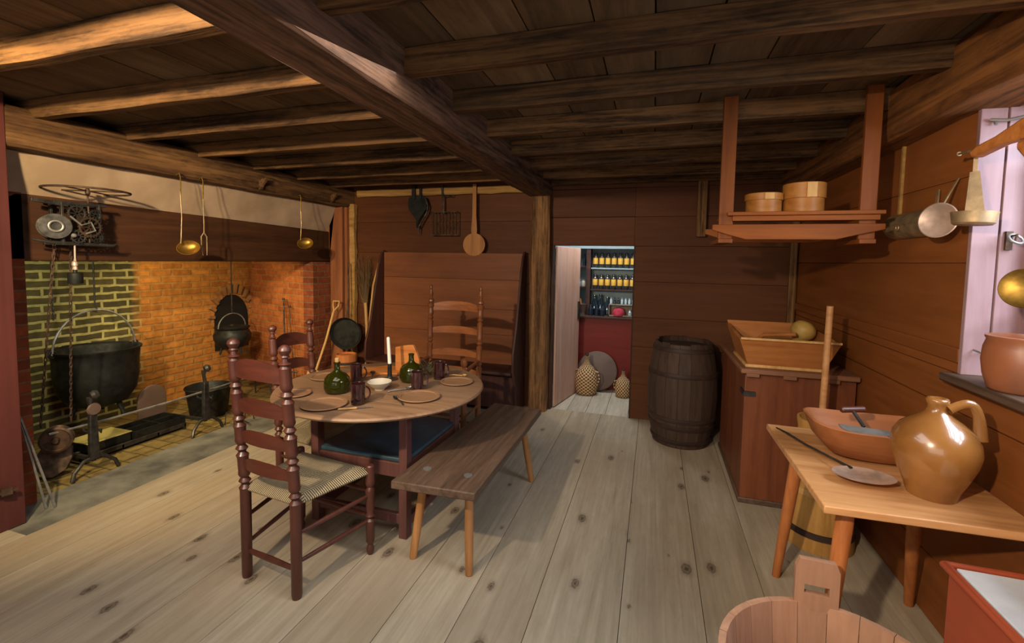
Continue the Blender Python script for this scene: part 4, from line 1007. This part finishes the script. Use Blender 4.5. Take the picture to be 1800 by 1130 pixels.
# ---------------------------------------------------------------- clock jack
jk = thing('clock_jack', 'iron clockwork spit jack with a horizontal flywheel mounted on the mantel beam', 'spit jack', (-3.42, 1.9, 1.6))
WC = Vector((-3.36, 1.935, 1.885))
fw = MB(); fw.ring(WC, .205, .0065, (0,0,1), 56, 8)
for k in range(4): a = PI*k/2 + .5; fw.tube([WC, WC + Vector((.205*math.cos(a), .205*math.sin(a), 0))], .0045, 6)
obj('flywheel', fw, M['rust'], jk)
mb = MB(); mb.tube([WC + Vector((0,0,.015)), WC + Vector((0,0,-.32))], [.005]*2, 8); mb.lathe([(.004,-.03), (.012,-.02), (.014,0), (.010,.012), (.004,.016)], WC, n=14, cap=True); obj('spindle', mb, M['rust'], jk)
mb = MB()   # frame
for y in (1.80, 1.99):
    mb.bar((-3.36, y, 1.55), (-3.36, y, 1.80), .022, .012, up=(0,1,0)); mb.bar((-3.46, y, 1.55), (-3.46, y, 1.80), .022, .012, up=(0,1,0))
for z in (1.555, 1.80): 
    mb.bar((-3.36, 1.76, z), (-3.36, 2.03, z), .02, .016); mb.bar((-3.46, 1.76, z), (-3.46, 2.03, z), .02, .016)
mb.bar((-3.36, 1.66, 1.80), (-3.36, 1.83, 1.785), .018, .022); mb.tube([(-3.36, 1.66, 1.575), (-3.36, 1.75, 1.56), (-3.36, 1.9, 1.555), (-3.36, 2.06, 1.55), (-3.36, 2.09, 1.565)], [.006, .012, .012, .010, .004], 8)
mb.bar((-3.50, 1.80, 1.70), (-3.36, 1.80, 1.70), .014, .05); mb.bar((-3.50, 1.99, 1.70), (-3.36, 1.99, 1.70), .014, .05)
obj('frame', mb, M['iron'], jk, .002)
mb = MB(); mb.lathe([(0,-.06), (.07,-.06), (.072,-.05), (.05,-.045), (.05,.035), (.072,.04), (.072,.05), (.03,.052), (0,.05)], (-3.385, 1.775, 1.655), (.9, -.35, 0), 32); dr_ = obj('drum', mb, M['iron'], jk)
mb = MB(); mb.ring((-3.33, 1.755, 1.655), .030, .007, (.9, -.35, 0), 28, 8); obj('drum_collar', mb, M['steel'], dr_)
def gear(c, r, ax, teeth=20, th=.008, mat='iron', nm='gear'):
    mb = MB(); mb.ring(c, r, th*.7, ax, teeth*2, 6)
    z = Vector(ax).normalized(); x = z.cross(Vector((0,1,0)))
    if x.length < 1e-3: x = Vector((1,0,0))
    x.normalize(); y = z.cross(x)
    for k in range(4): a = PI*k/4; d = x*math.cos(a) + y*math.sin(a); mb.bar(Vector(c)-d*r, Vector(c)+d*r, .006, .006, up=ax)
    for k in range(teeth): a = 2*PI*k/teeth; d = x*math.cos(a) + y*math.sin(a); mb.bar(Vector(c)+d*r, Vector(c)+d*(r+.01), .006, .006, up=ax)
    obj(nm, mb, M[mat], jk)
gear((-3.35, 1.87, 1.74), .042, (1,0,0)); gear((-3.34, 1.93, 1.66), .055, (1,0,0), 24, mat='rust'); gear((-3.35, 1.965, 1.735), .030, (1,0,0), 14, mat='cast')
gear((-3.35, 1.97, 1.60), .032, (1,0,0), 14, mat='cast'); gear((-3.345, 1.87, 1.60), .035, (1,0,0), 16, mat='iron')
mb = MB(); mb.tube([(-3.34, 1.83, 1.72), (-3.33, 1.88, 1.67), (-3.33, 1.93, 1.69), (-3.33, 1.95, 1.64), (-3.33, 1.90, 1.62)], .006, 8); mb.lathe([(0,-.01), (.011,-.006), (.013,0), (.009,.01), (0,.012)], (-3.325, 1.835, 1.605), (1,0,0), 12); obj('lever', mb, M['steel'], jk)
wt = MB(); wt.lathe([(0,0), (.034,0), (.036,.004), (.036,.062), (.033,.066), (.010,.068), (.010,.085), (0,.085)], (-3.36, 1.853, 1.315), n=28); w_ = obj('weight', wt, M['cast'], jk)
mb = MB(); mb.tube([(-3.36, 1.853, 1.40), (-3.36, 1.855, 1.47), (-3.36, 1.857, 1.56)], [.013, .005, .005], 8); mb.lathe([(.005,0), (.016,.01), (.014,.03), (.005,.04)], (-3.36, 1.853, 1.415), n=12); obj('weight_cord', mb, M['copper'], jk)

def chain(mb, p, q, n, r=.010, t=.0028):
    p, q = Vector(p), Vector(q)
    for k in range(n):
        c = p + (q-p)*(k+.5)/n; L = (q-p).length/n*.72; flip = k % 2
        pts = []
        for j in range(10):
            a = 2*PI*j/10; u = Vector((0,1,0)) if flip else Vector((1,0,0))
            pts.append(c + Vector((0,0,1))*L*math.sin(a) + u*r*.6*math.cos(a))
        mb.tube(pts, t, 5, True)
sp = thing('roasting_spit', 'long iron spit rod with grooved drive wheel at its left end across the andirons', 'spit', (-3.7, 2.5, .3))
mb = MB(); mb.tube([(-3.70, 1.86, .325), (-3.69, 2.2, .318), (-3.68, 2.6, .318), (-3.67, 3.0, .33), (-3.66, 3.30, .345)], [.008, .008, .0085, .008, .004], 8); obj('rod', mb, M['steel'], sp)
mb = MB(); mb.lathe([(0,-.030), (.072,-.030), (.085,-.026), (.068,-.006), (.068,.006), (.085,.026), (.072,.030), (.066,.024), (.02,.024), (.016,.05), (0,.05)], (-3.72, 1.91, .275), (.80, -.6, 0), 40); obj('drive_wheel', mb, M['rust'], sp)
for a_, b_, lb in (((-3.80, 1.87, .36), (-3.44, 1.80, 1.55), 'left iron chain running from the clock jack down to the spit wheel'), ((-3.71, 1.985, .37), (-3.44, 1.88, 1.55), 'right iron chain running from the clock jack down to the spit wheel')):
    ch_ = MB(); chain(ch_, a_, b_, 40); tag(obj('drive_chain', ch_, M['rust'], None), lb, 'chain')

# cauldron and hanging pot
def bail(c, r, h, axis=(0,1,0), t=.006, n=18):
    c = Vector(c); a = Vector(axis).normalized(); return [c + a*r*math.cos(PI*k/n) + Vector((0,0,1))*h*math.sin(PI*k/n) for k in range(n+1)]
CC = Vector((-4.27, 2.475, 0))
cl = thing('cauldron', 'huge black iron cauldron hanging in the left half of the fireplace', 'cauldron', (CC.x, CC.y, .27))
mb = MB(); mb.lathe([(0,.265), (.10,.27), (.19,.31), (.245,.40), (.265,.52), (.268,.66), (.275,.72), (.288,.735), (.288,.745), (.275,.745), (.256,.72), (.25,.55), (.22,.40), (.12,.30), (0,.29)], CC, n=52); obj('pot', mb, M['cast'], cl, ang=60)
mb = MB(); mb.tube(bail(CC + Vector((0,0,.73)), .285, .32), .008, 8); obj('bail', mb, M['steel'], cl)
for s in (-1, 1): mb = MB(); mb.ring(CC + Vector((0, .285*s, .735)), .022, .007, (1,0,0), 18, 8); obj('ear', mb, M['cast'], cl)
for k in range(3): a = 2*PI*k/3 + .4; mb = MB(); mb.tube([CC + Vector((.15*math.cos(a), .15*math.sin(a), .30)), CC + Vector((.19*math.cos(a), .19*math.sin(a), .19))], [.02, .012], 8); obj('leg', mb, M['cast'], cl)
mb = MB(); mb.tube([CC + Vector((0,0,2.25)), CC + Vector((0,0,1.08))], .006, 8); mb.tube([CC + Vector((0,0,1.08)), CC + Vector((0,.015,1.05)), CC + Vector((0,.01,1.03)), CC + Vector((0,-.02,1.045))], .006, 8)
tag(obj('trammel_rod', mb, M['iron'], None), 'thin iron rod with hook holding up the big cauldron', 'rod')
mb = MB(); mb.tube([(-4.45, 2.30, 2.25), (-4.45, 2.30, 1.16)], .005, 6); chain(mb, (-4.45, 2.30, 1.16), (-4.45, 2.30, .98), 8)
tag(obj('pot_chain', mb, M['iron'], None), 'thin iron chain hanging against the greenish bricks left of the clock jack weight', 'chain')
HP = Vector((-4.3, 3.74, 0))
hk = thing('hanging_pot', 'round black iron pot with bail handle hanging in front of the oven mouth', 'pot', (HP.x, HP.y, .5))
mb = MB(); mb.lathe([(0,.50), (.07,.505), (.14,.545), (.175,.61), (.178,.66), (.16,.70), (.15,.715), (.168,.735), (.17,.742), (.152,.742), (.142,.715), (.155,.66), (.12,.56), (0,.53)], HP, n=44); obj('pot', mb, M['cast'], hk, ang=60)
mb = MB(); mb.lathe([(0,.77), (.02,.768), (.03,.755), (.15,.745), (.15,.738), (0,.738)], HP, n=36); obj('lid', mb, M['cast'], hk)
mb = MB(); mb.tube(bail(HP + Vector((0,0,.735)), .165, .15), .006, 8); obj('bail', mb, M['steel'], hk)
for k in range(3): a = 2*PI*k/3; mb = MB(); mb.tube([HP + Vector((.10*math.cos(a), .10*math.sin(a), .53)), HP + Vector((.12*math.cos(a), .12*math.sin(a), .45))], [.015, .009], 8); obj('leg', mb, M['cast'], hk)
mb = MB(); mb.tube([HP + Vector((0,0,2.25)), HP + Vector((0,0,.90)), HP + Vector((0,.012,.88))], .006, 8); tag(obj('pot_hanger', mb, M['iron'], None), 'iron hanger rod above the round pot by the oven', 'rod')

# andirons
def andiron(y, label, medal=True):
    t = thing('andiron', label, 'andiron', (-3.6, y, 0), 0, 'pair of iron andirons on the hearth')
    x = -3.6
    mb = MB(); mb.bar((x, y, .10), (x, y, .43), .058, .03, up=(1,0,0), w2=.042); obj('column', mb, M['iron'], t, .004)
    mb = MB(); mb.tube([(x+.015, y-.135, 0), (x+.01, y-.12, .05), (x, y-.06, .105), (x, y, .115), (x, y+.06, .105), (x+.01, y+.12, .05), (x+.015, y+.135, 0)], [.013, .012, .012, .013, .012, .012, .013], 8); obj('arched_foot', mb, M['iron'], t)
    mb = MB(); mb.bar((x, y, .10), (x-.50, y+.02, .085), .022, .024); mb.bar((x-.49, y+.02, .09), (x-.49, y+.02, -.005), .02, .02, up=(0,1,0)); obj('billet_bar', mb, M['iron'], t)
    if medal: mb = MB(); mb.lathe([(0,-.010), (.036,-.008), (.042,0), (.036,.010), (0,.014)], (x+.018, y, .45), (1,0,0), 26); obj('medallion', mb, M['lid'], t)
    mb = MB(); mb.tube([(x, y, .42), (x, y-.012, .49), (x, y-.01, .53)], [.014, .013, .02], 8); mb.lathe([(0,-.028), (.024,-.02), (.032,0), (.024,.02), (0,.028)], (x+.01, y+.012, .545), (.3, 1, .3), 20); obj('finial', mb, M['iron'], t)
    mb = MB(); mb.tube([(x+.02, y+.02, .30), (x+.045, y+.02, .285), (x+.05, y+.02, .31)], .006, 6); mb.tube([(x-.055, y, .28), (x-.09, y, .285), (x-.10, y, .335)], .007, 6); mb.bar((x, y, .28), (x-.06, y, .28), .014, .012); obj('spit_hook', mb, M['iron'], t)
andiron(2.045, 'left wrought-iron andiron with round medallion and ball finial, nearest the drive wheel')
andiron(2.86, 'right wrought-iron andiron with curled ball finial, in front of the deep iron pot', False)
# pans in front of the fire
rk = thing('baking_rack', 'long low black iron rack lying on the hearth between the andirons', 'rack', (-3.95, 2.5, 0))
mb = MB(); mb.box(-3.86, -3.835, 2.10, 2.86, .015, .05); mb.box(-4.10, -4.075, 2.10, 2.86, .015, .05)
for y in (2.10, 2.36, 2.62, 2.845): mb.box(-4.10, -3.835, y, y+.018, .015, .045)
obj('rack_frame', mb, M['iron'], rk, .003)
for x in (-3.85, -4.09):
    for y in (2.12, 2.85): mb = MB(); mb.box(x-.012, x+.012, y-.012, y+.012, -.008, .02); obj('foot', mb, M['iron'], rk)
dp = thing('dripping_pan', 'pale yellowish rectangular pan with black sides at the left of the iron rack', 'pan', (-3.97, 2.27, .05))
mb = MB(); mb.prism([(-4.08,2.16), (-3.86,2.16), (-3.855,2.44), (-4.085,2.44)], .05, .115, plane='XY'); obj('pan_body', mb, M['cast'], dp, .006)
mb = MB(); mb.prism([(-4.085,2.155), (-3.853,2.155), (-3.85,2.445), (-4.09,2.445)], .115, .123, plane='XY'); obj('pan_top', mb, M['dripstone'], dp, .003)
mp = thing('divided_pan', 'black iron pan divided in square compartments at the right of the iron rack', 'pan', (-3.97, 2.65, .05))
mb = MB(); mb.box(-4.09, -3.845, 2.46, 2.86, .05, .06)
for y in (2.46, 2.66, 2.855): mb.box(-4.09, -3.845, y-.004, y+.004, .05, .11)
for x in (-4.09, -3.967, -3.845): mb.box(x-.004, x+.004, 2.46, 2.86, .05, .11)
obj('compartments', mb, M['cast'], mp)
pts = [(-.12, 0)] + [(-.12*math.cos(PI*k/14), .225+.12*math.sin(PI*k/14)) for k in range(15)] + [(.12, 0)]
mb = MB(); mb.prism([(2.865+a, -.008+b) for a, b in pts], -4.26, -4.235, plane='YZ'); tag(obj('oven_lid', mb, M['lid'], None, .004), 'brown board with arched top standing in front of the fireplace back wall', 'board')
PT = Vector((-3.99, 3.20, 0))
ip = thing('deep_iron_pot', 'deep black flat-bottomed iron pot standing behind the right andiron', 'pot', (PT.x, PT.y, 0))
mb = MB(); mb.lathe([(0,-.005), (.145,-.005), (.152,.01), (.18,.24), (.195,.262), (.19,.27), (.175,.25), (.145,.02), (0,.02)], PT, n=44); obj('pot', mb, M['cast'], ip, ang=60)
for s in (-1, 1): mb = MB(); mb.ring(PT + Vector((.10, .165*s, .25)), .017, .005, (1,0,0), 14, 6); obj('ear', mb, M['cast'], ip)
mb = MB(); mb.tube([PT + Vector(v) for v in ((.1,-.175,.25), (.17,-.10,.262), (.20,0,.268), (.17,.10,.262), (.1,.175,.25))], .005, 6); obj('bail', mb, M['iron'], ip)
GD = Vector((-4.02, 3.76, 0))
gd = thing('trivet', 'round iron griddle on three long legs at the far end of the hearth', 'trivet', (GD.x, GD.y, 0))
mb = MB(); mb.lathe([(0,.265), (.19,.265), (.20,.285), (.19,.285), (.18,.275), (0,.275)], GD, n=40); obj('griddle', mb, M['cast'], gd)
for k in range(3): a = 2*PI*k/3 + .3; mb = MB(); mb.tube([GD + Vector((.15*math.cos(a), .15*math.sin(a), .27)), GD + Vector((.17*math.cos(a), .17*math.sin(a), -.005))], [.009, .007], 8); obj('leg', mb, M['iron'], gd)
mb = MB(); mb.tube([GD + Vector((.19, 0, .275)), GD + Vector((.32, .05, .28)), GD + Vector((.45, .12, .285))], [.008, .007, .01], 8); obj('handle', mb, M['iron'], gd)
tv = thing('toasting_rack', 'small low wrought-iron toaster with scrolled bars on the hearth right of the second andiron', 'rack', (-3.5, 3.1, 0))
mb = MB()
for x in (-3.58, -3.48): mb.tube([(x, 3.02, .0), (x, 3.03, .11), (x, 3.22, .11), (x, 3.23, 0)], .005, 6)
for y in (3.06, 3.12, 3.18): mb.tube([(-3.58, y, .11), (-3.53, y, .13), (-3.48, y, .11)], .004, 6)
mb.tube([(-3.48, 3.12, .02), (-3.40, 3.10, .015), (-3.36, 3.07, .03)], .006, 6); obj('bars', mb, M['iron'], tv)
def leaning(name, p, q, r, mat, label, cat='poker', knob=True):
    mb = MB(); mb.tube([p, ((Vector(p)+Vector(q))/2), q], [r*1.1, r, r], 8)
    if knob: mb.lathe([(0,-.014), (.012,-.01), (.015,0), (.012,.01), (0,.014)], q, Vector(q)-Vector(p), 14)
    return tag(obj(name, mb, mat, None), label, cat)
leaning('fire_poker', (-3.78, 3.93, .0), (-3.92, 4.06, 1.03), .008, M['iron'], 'black iron poker leaning on the right brick side of the fireplace')
leaning('toasting_fork', (-3.70, 3.98, .0), (-3.82, 4.04, .95), .005, M['rust'], 'thinner iron rod leaning just right of the poker', 'rod')
bl = thing('bellows', 'dark old hearth bellows leaning in the left corner of the fireplace', 'bellows', (-3.80, 1.86, 0))
pts = [(-.02,.0), (-.075,.05), (-.09,.13), (-.07,.20), (-.02,.25), (.02,.25), (.07,.20), (.09,.13), (.075,.05), (.02,0)]
for nm, d, mt in (('front_board', -.03, 'rust'), ('leather_body', -.004, 'cast'), ('back_board', .026, 'rust')):
    mb = MB(); s = .9 if nm == 'leather_body' else 1
    mb.prism([(a*s, b*s+.01) for a, b in pts], d-.006 if nm != 'leather_body' else -.024, d+.006 if nm != 'leather_body' else .020, Matrix.Translation((-3.80, 1.90, -.005)) @ Matrix.Rotation(math.radians(55), 4, 'Z') @ Matrix.Rotation(math.radians(-16), 4, 'X') @ Matrix.Rotation(math.radians(12), 4, 'Y'))
    obj(nm, mb, M[mt], bl, .002)
tg = thing('fire_tongs', 'long iron fire tongs leaning on the red boards left of the hearth', 'tongs', (-3.42, 1.62, 0))
for d in (0, .03):
    mb = MB(); mb.bar((-3.36+d, 1.66+d*.9, 0), (-3.43+d*.3, 1.60, .55), .012, .006, up=(1,0,0), w2=.008); obj('arm', mb, M['steel'], tg)
mb = MB(); mb.tube([(-3.43, 1.60, .53), (-3.435, 1.595, .60)], [.01, .006], 8); obj('hinge', mb, M['steel'], tg)

# ---------------------------------------------------------------- pantry things
cb = thing('pantry_cabinet', 'dark red painted counter cabinet seen through the doorway', 'cabinet', (-.6, 5.5, 0))
mb = MB(); mb.box(-1.5, .3, 5.37, 5.63, 0, .84); obj('cabinet_body', mb, M['pantryred'], cb, .004)
mb = MB(); mb.box(-1.5, .3, 5.34, 5.635, .84, .865); obj('counter_top', mb, M['shelfdark'], cb, .004)
sf = thing('pantry_shelves', 'wall shelves with a dark upright holding labelled jars in the pantry', 'shelf', (-.6, 5.55, .865))
for z in (1.175, 1.43): mb = MB(); mb.box(-.72, .3, 5.50, 5.64, z-.016, z); obj('shelf_board', mb, M['pantry'] if z > 1.3 else M['shelfdark'], sf, .002)
mb = MB(); mb.box(-.775, -.725, 5.47, 5.64, .865, 1.655); obj('upright', mb, M['shelfdark'], sf, .002)
for z in (1.20, 1.45): mb = MB(); mb.box(-1.2, -.775, 5.50, 5.64, z-.016, z); obj('side_shelf', mb, M['shelfdark'], sf, .002)
mb = MB(); mb.box(-1.2, .3, 5.46, 5.64, 1.655, 1.69); obj('top_board', mb, M['pantry'], sf, .002)
def jar(x, y, z, label, group, mat='jarglass', lab='label', s=1.0):
    t = thing('glass_jar', label, 'jar', (x, y, z), 0, group)
    mb = MB(); mb.lathe([(0,0), (.028,0), (.030,.004), (.030,.125), (.026,.138), (.016,.145), (.016,.155), (.024,.158), (.025,.166), (.010,.178), (0,.18)], (x, y, z), n=20); obj('glass', mb, M[mat], t, ang=60)
    if lab: mb = MB(); mb.lathe([(.0305,.045), (.0308,.046), (.0308,.118), (.0305,.119)], (x, y, z), n=20); obj('paper_label', mb, M[lab], t)
    return t
j1 = None
for row, z, lb in ((0, 1.43, 'glass jar with a yellow paper label on the upper pantry shelf'), (1, 1.175, 'glass jar with a yellow paper label on the lower pantry shelf')):
    for k in range(9):
        x = -.675 + .073*k; g = 'labelled jars on the %s pantry shelf' % ('upper' if row == 0 else 'lower')
        if j1 is None: j1 = jar(x, 5.56, z, lb, g)
        else: dup(j1, (x, 5.56, z), 0, lb, g)
for k, (x, z, r, h) in enumerate(((-.87, 1.45, .022, .15), (-.81, 1.45, .022, .14))):
    mb = MB(); mb.lathe([(0,0), (r,0), (r,h*.6), (r*.4,h*.75), (r*.4,h), (0,h)], (x, 5.56, z), n=16); tag(obj('dark_bottle', mb, M['dkglass'], None), 'dark bottle standing on the upper left side shelf of the pantry', 'bottle', 'dark bottles on the upper side shelf')
for k, (x, mt, lb) in enumerate(((-.875, 'clear', 'blue and white pot on the lower left side shelf of the pantry'), (-.81, 'white', 'banded cream pot on the lower left side shelf of the pantry'))):
    mb = MB(); mb.lathe([(0,0), (.024,0), (.026,.01), (.026,.06), (.021,.068), (.024,.075), (0,.08)], (x, 5.54, 1.20), n=18); tag(obj('small_pot', mb, M[mt], None), lb, 'pot')
mo = thing('mortar', 'brown mortar with a pestle on the pantry counter', 'mortar', (-.80, 5.42, .865))
mb = MB(); mb.lathe([(0,0), (.036,0), (.032,.02), (.034,.04), (.052,.12), (.055,.13), (.047,.13), (.03,.06), (0,.05)], (-.80, 5.42, .865), n=24); obj('mortar_body', mb, M['lid'], mo)
mb = MB(); mb.tube([(-.81, 5.42, .93), (-.83, 5.43, 1.06)], [.012, .009], 8); obj('pestle', mb, M['orangew'], mo)
for k, (x, y, r, h) in enumerate(((-.70, 5.42, .032, .13), (-.63, 5.43, .032, .13), (-.565, 5.41, .03, .12), (-.67, 5.53, .036, .24), (-.60, 5.53, .034, .25), (-.52, 5.54, .036, .22))):
    mb = MB(); mb.lathe([(0,0), (r,0), (r,h*.62), (r*.45,h*.75), (r*.42,h*.92), (r*.6,h*.94), (r*.55,h), (0,h)], (x, y, .865), n=18)
    tag(obj('dark_bottle', mb, M['dkglass'], None), 'dark glass bottle %s the pantry counter' % ('standing at the front of' if y < 5.5 else 'standing at the back of'), 'bottle', 'dark bottles at the %s of the counter' % ('front' if y < 5.5 else 'back'))
bx = thing('display_box', 'shallow pale box holding pink cloth on the right of the pantry counter', 'box', (-.32, 5.44, .865))
mb = MB(); mb.box(-.49, -.15, 5.40, 5.50, .865, .87); mb.box(-.49, -.15, 5.495, 5.5, .865, 1.0); mb.box(-.49, -.482, 5.40, 5.5, .865, 1.0); mb.box(-.158, -.15, 5.40, 5.5, .865, 1.0); mb.box(-.49, -.15, 5.40, 5.5, 1.0, 1.008); mb.box(-.49, -.15, 5.40, 5.405, .865, .885); obj('case', mb, M['cardboard'], bx)
mb = MB(); mb.lathe([(0,0), (.07,.005), (.078,.04), (.06,.085), (.02,.10), (0,.10)], (-.38, 5.445, .871), n=14); tag(obj('pink_cloth', mb, M['pink'], None), 'crumpled pink cloth bundle inside the pale box in the pantry', 'cloth')
mb = MB(); mb.lathe([(0,0), (.02,0), (.022,.05), (.012,.065), (.014,.08), (0,.082)], (-.25, 5.44, .871), n=14); tag(obj('white_jar', mb, M['clear'], None), 'small white jar inside the pale box in the pantry', 'jar')
v0 = None
for k in range(7):
    x = -.47 + .042*k
    if v0 is None:
        mb = MB(); mb.lathe([(0,0), (.014,0), (.014,.05), (.007,.06), (.009,.075), (0,.076)], (x, 5.46, 1.0085), n=12); v0 = tag(obj('glass_vial', mb, M['clear'], None), 'small pale glass vial in the row on top of the pale pantry box', 'vial', 'glass vials on the pantry box')
    else:
        c = v0.copy(); COL.objects.link(c); c.location.x = v0.location.x + .042*k
        if k < 3: c.data = c.data.copy(); c.data.materials[0] = M['dkglass']; c['label'] = 'small dark glass vial in the row on top of the pale pantry box'; c['group'] = 'dark vials on the pantry box'
def demijohn(x, y, s, mt, label):
    t = thing('wicker_demijohn', label, 'bottle', (x, y, 0))
    pr = [(0,0), (.10,0), (.125,.02), (.14,.10), (.14,.20), (.125,.27), (.085,.33), (.045,.37), (.03,.41), (.024,.46), (.026,.47), (0,.475)]
    mb = MB(); mb.lathe([(r*s, z*s) for r, z in pr], (x, y, 0), n=32); obj('wicker_cover', mb, mt, t, ang=60)
    mb = MB(); mb.lathe([(0,.46*s), (.016*s,.46*s), (.019*s,.50*s), (.016*s,.505*s), (0,.505*s)], (x, y, 0), n=14); obj('glass_neck', mb, M['dkglass'], t)
    for a in (-.3, PI+.3):
        mb = MB(); c, s2 = math.cos(a), math.sin(a); mb.tube([(x+.138*s*c, y+.138*s*s2, .12*s), (x+.17*s*c, y+.17*s*s2, .20*s), (x+.15*s*c, y+.15*s*s2, .29*s), (x+.10*s*c, y+.10*s*s2, .30*s)], .008*s, 8); obj('handle', mb, mt, t)
demijohn(-.69, 5.14, .92, M['wicker'], 'wicker-covered demijohn on the pantry floor in front of the round lid')
demijohn(-.285, 5.16, .62, M['wicker'], 'small dark wicker bottle on the pantry floor right of the round lid')
mb = MB(); mb.lathe([(0,0), (.215,0), (.225,.006), (.225,.018), (.215,.022), (0,.022)], (-.59, 5.30, .235), (0, -1, .22), 48); tag(obj('round_lid', mb, M['lid'], None), 'large round grey-brown wooden lid leaning on the red pantry cabinet', 'lid')

# ---------------------------------------------------------------- camera
F, PX, PY = 800.0, 900.0, 510.0
Rr = ((0.95448339, 0.0354637, -0.29614824), (0.29778706, -0.05717512, 0.95291861), (0.01686171, -0.9977341, -0.06513333))
cam = bpy.data.cameras.new('camera'); co = bpy.data.objects.new('camera', cam); COL.objects.link(co)
right = Vector((Rr[0][0], Rr[1][0], Rr[2][0])); down = Vector((Rr[0][1], Rr[1][1], Rr[2][1])); fwd = Vector((Rr[0][2], Rr[1][2], Rr[2][2]))
m = Matrix((right, -down, -fwd)).transposed().to_4x4(); m.translation = Vector((0, 0, 1.5)); co.matrix_world = m
cam.sensor_width = 36; cam.lens = F/1800*36; cam.shift_x = 0; cam.shift_y = (PY - 565)/1800; cam.clip_start = .02
SC.camera = co

# ---------------------------------------------------------------- light
w = bpy.data.worlds.new('world'); SC.world = w; w.use_nodes = True
w.node_tree.nodes['Background'].inputs[0].default_value = (1.0, .90, .78, 1); w.node_tree.nodes['Background'].inputs[1].default_value = .32
def area(name, loc, target, size, power, color, sizey=None, spread=None):
    l = bpy.data.lights.new(name, 'AREA'); l.energy = power; l.color = color; l.size = size
    if sizey: l.shape = 'RECTANGLE'; l.size_y = sizey
    if spread: l.spread = spread
    o = bpy.data.objects.new(name, l); COL.objects.link(o); o.location = loc
    o.rotation_euler = (Vector(target) - Vector(loc)).to_track_quat('-Z', 'Y').to_euler(); return o
def spot(name, loc, target, power, color, ang=70, blend=.6, r=.03):
    l = bpy.data.lights.new(name, 'SPOT'); l.energy = power; l.color = color; l.spot_size = math.radians(ang); l.spot_blend = blend; l.shadow_soft_size = r
    o = bpy.data.objects.new(name, l); COL.objects.link(o); o.location = loc
    o.rotation_euler = (Vector(target) - Vector(loc)).to_track_quat('-Z', 'Y').to_euler(); return o
area('front_fill_light', (-.6, -1.5, 1.2), (-.6, 3, .2), 2.6, 20, (1, .94, .86), 1.2)  # broad unseen fill added behind the camera for soft ambience
area('ceiling_fill', (-.9, .9, 2.12), (-.9, 1.2, 0), 1.6, 34, (1, .95, .88), 1.4)
area('window_daylight', (1.7, 1.45, 2.05), (-.1, 1.9, .2), 1.0, 95, (.86, .92, 1.0), 1.0)
spot('track_light_left', (-1.55, .1, 2.14), (-2.1, 4.4, 1.0), 230, (1, .80, .56), 95, .7, .04)
spot('track_light_right', (-.5, -.15, 1.92), (1.3, 2.3, .95), 200, (1, .82, .60), 62, .7, .03)
spot('track_light_hearth', (-1.9, .35, 2.16), (-4.2, 3.0, .5), 330, (1, .78, .44), 80, .7, .04)
spot('hearth_lamp', (-3.85, 1.95, 1.46), (-4.5, 2.5, .3), 24, (1, .92, .58), 150, .6, .05)
spot('hearth_lamp_far', (-3.82, 3.0, 1.46), (-4.4, 3.6, .5), 34, (1, .76, .38), 150, .6, .05)
area('pantry_light', (-.55, 4.9, 2.3), (-.6, 5.1, 0), .7, 25, (.93, .97, 1.0))
SC.view_settings.view_transform = 'Standard'; SC.view_settings.look = 'None'; SC.view_settings.exposure = 0.0
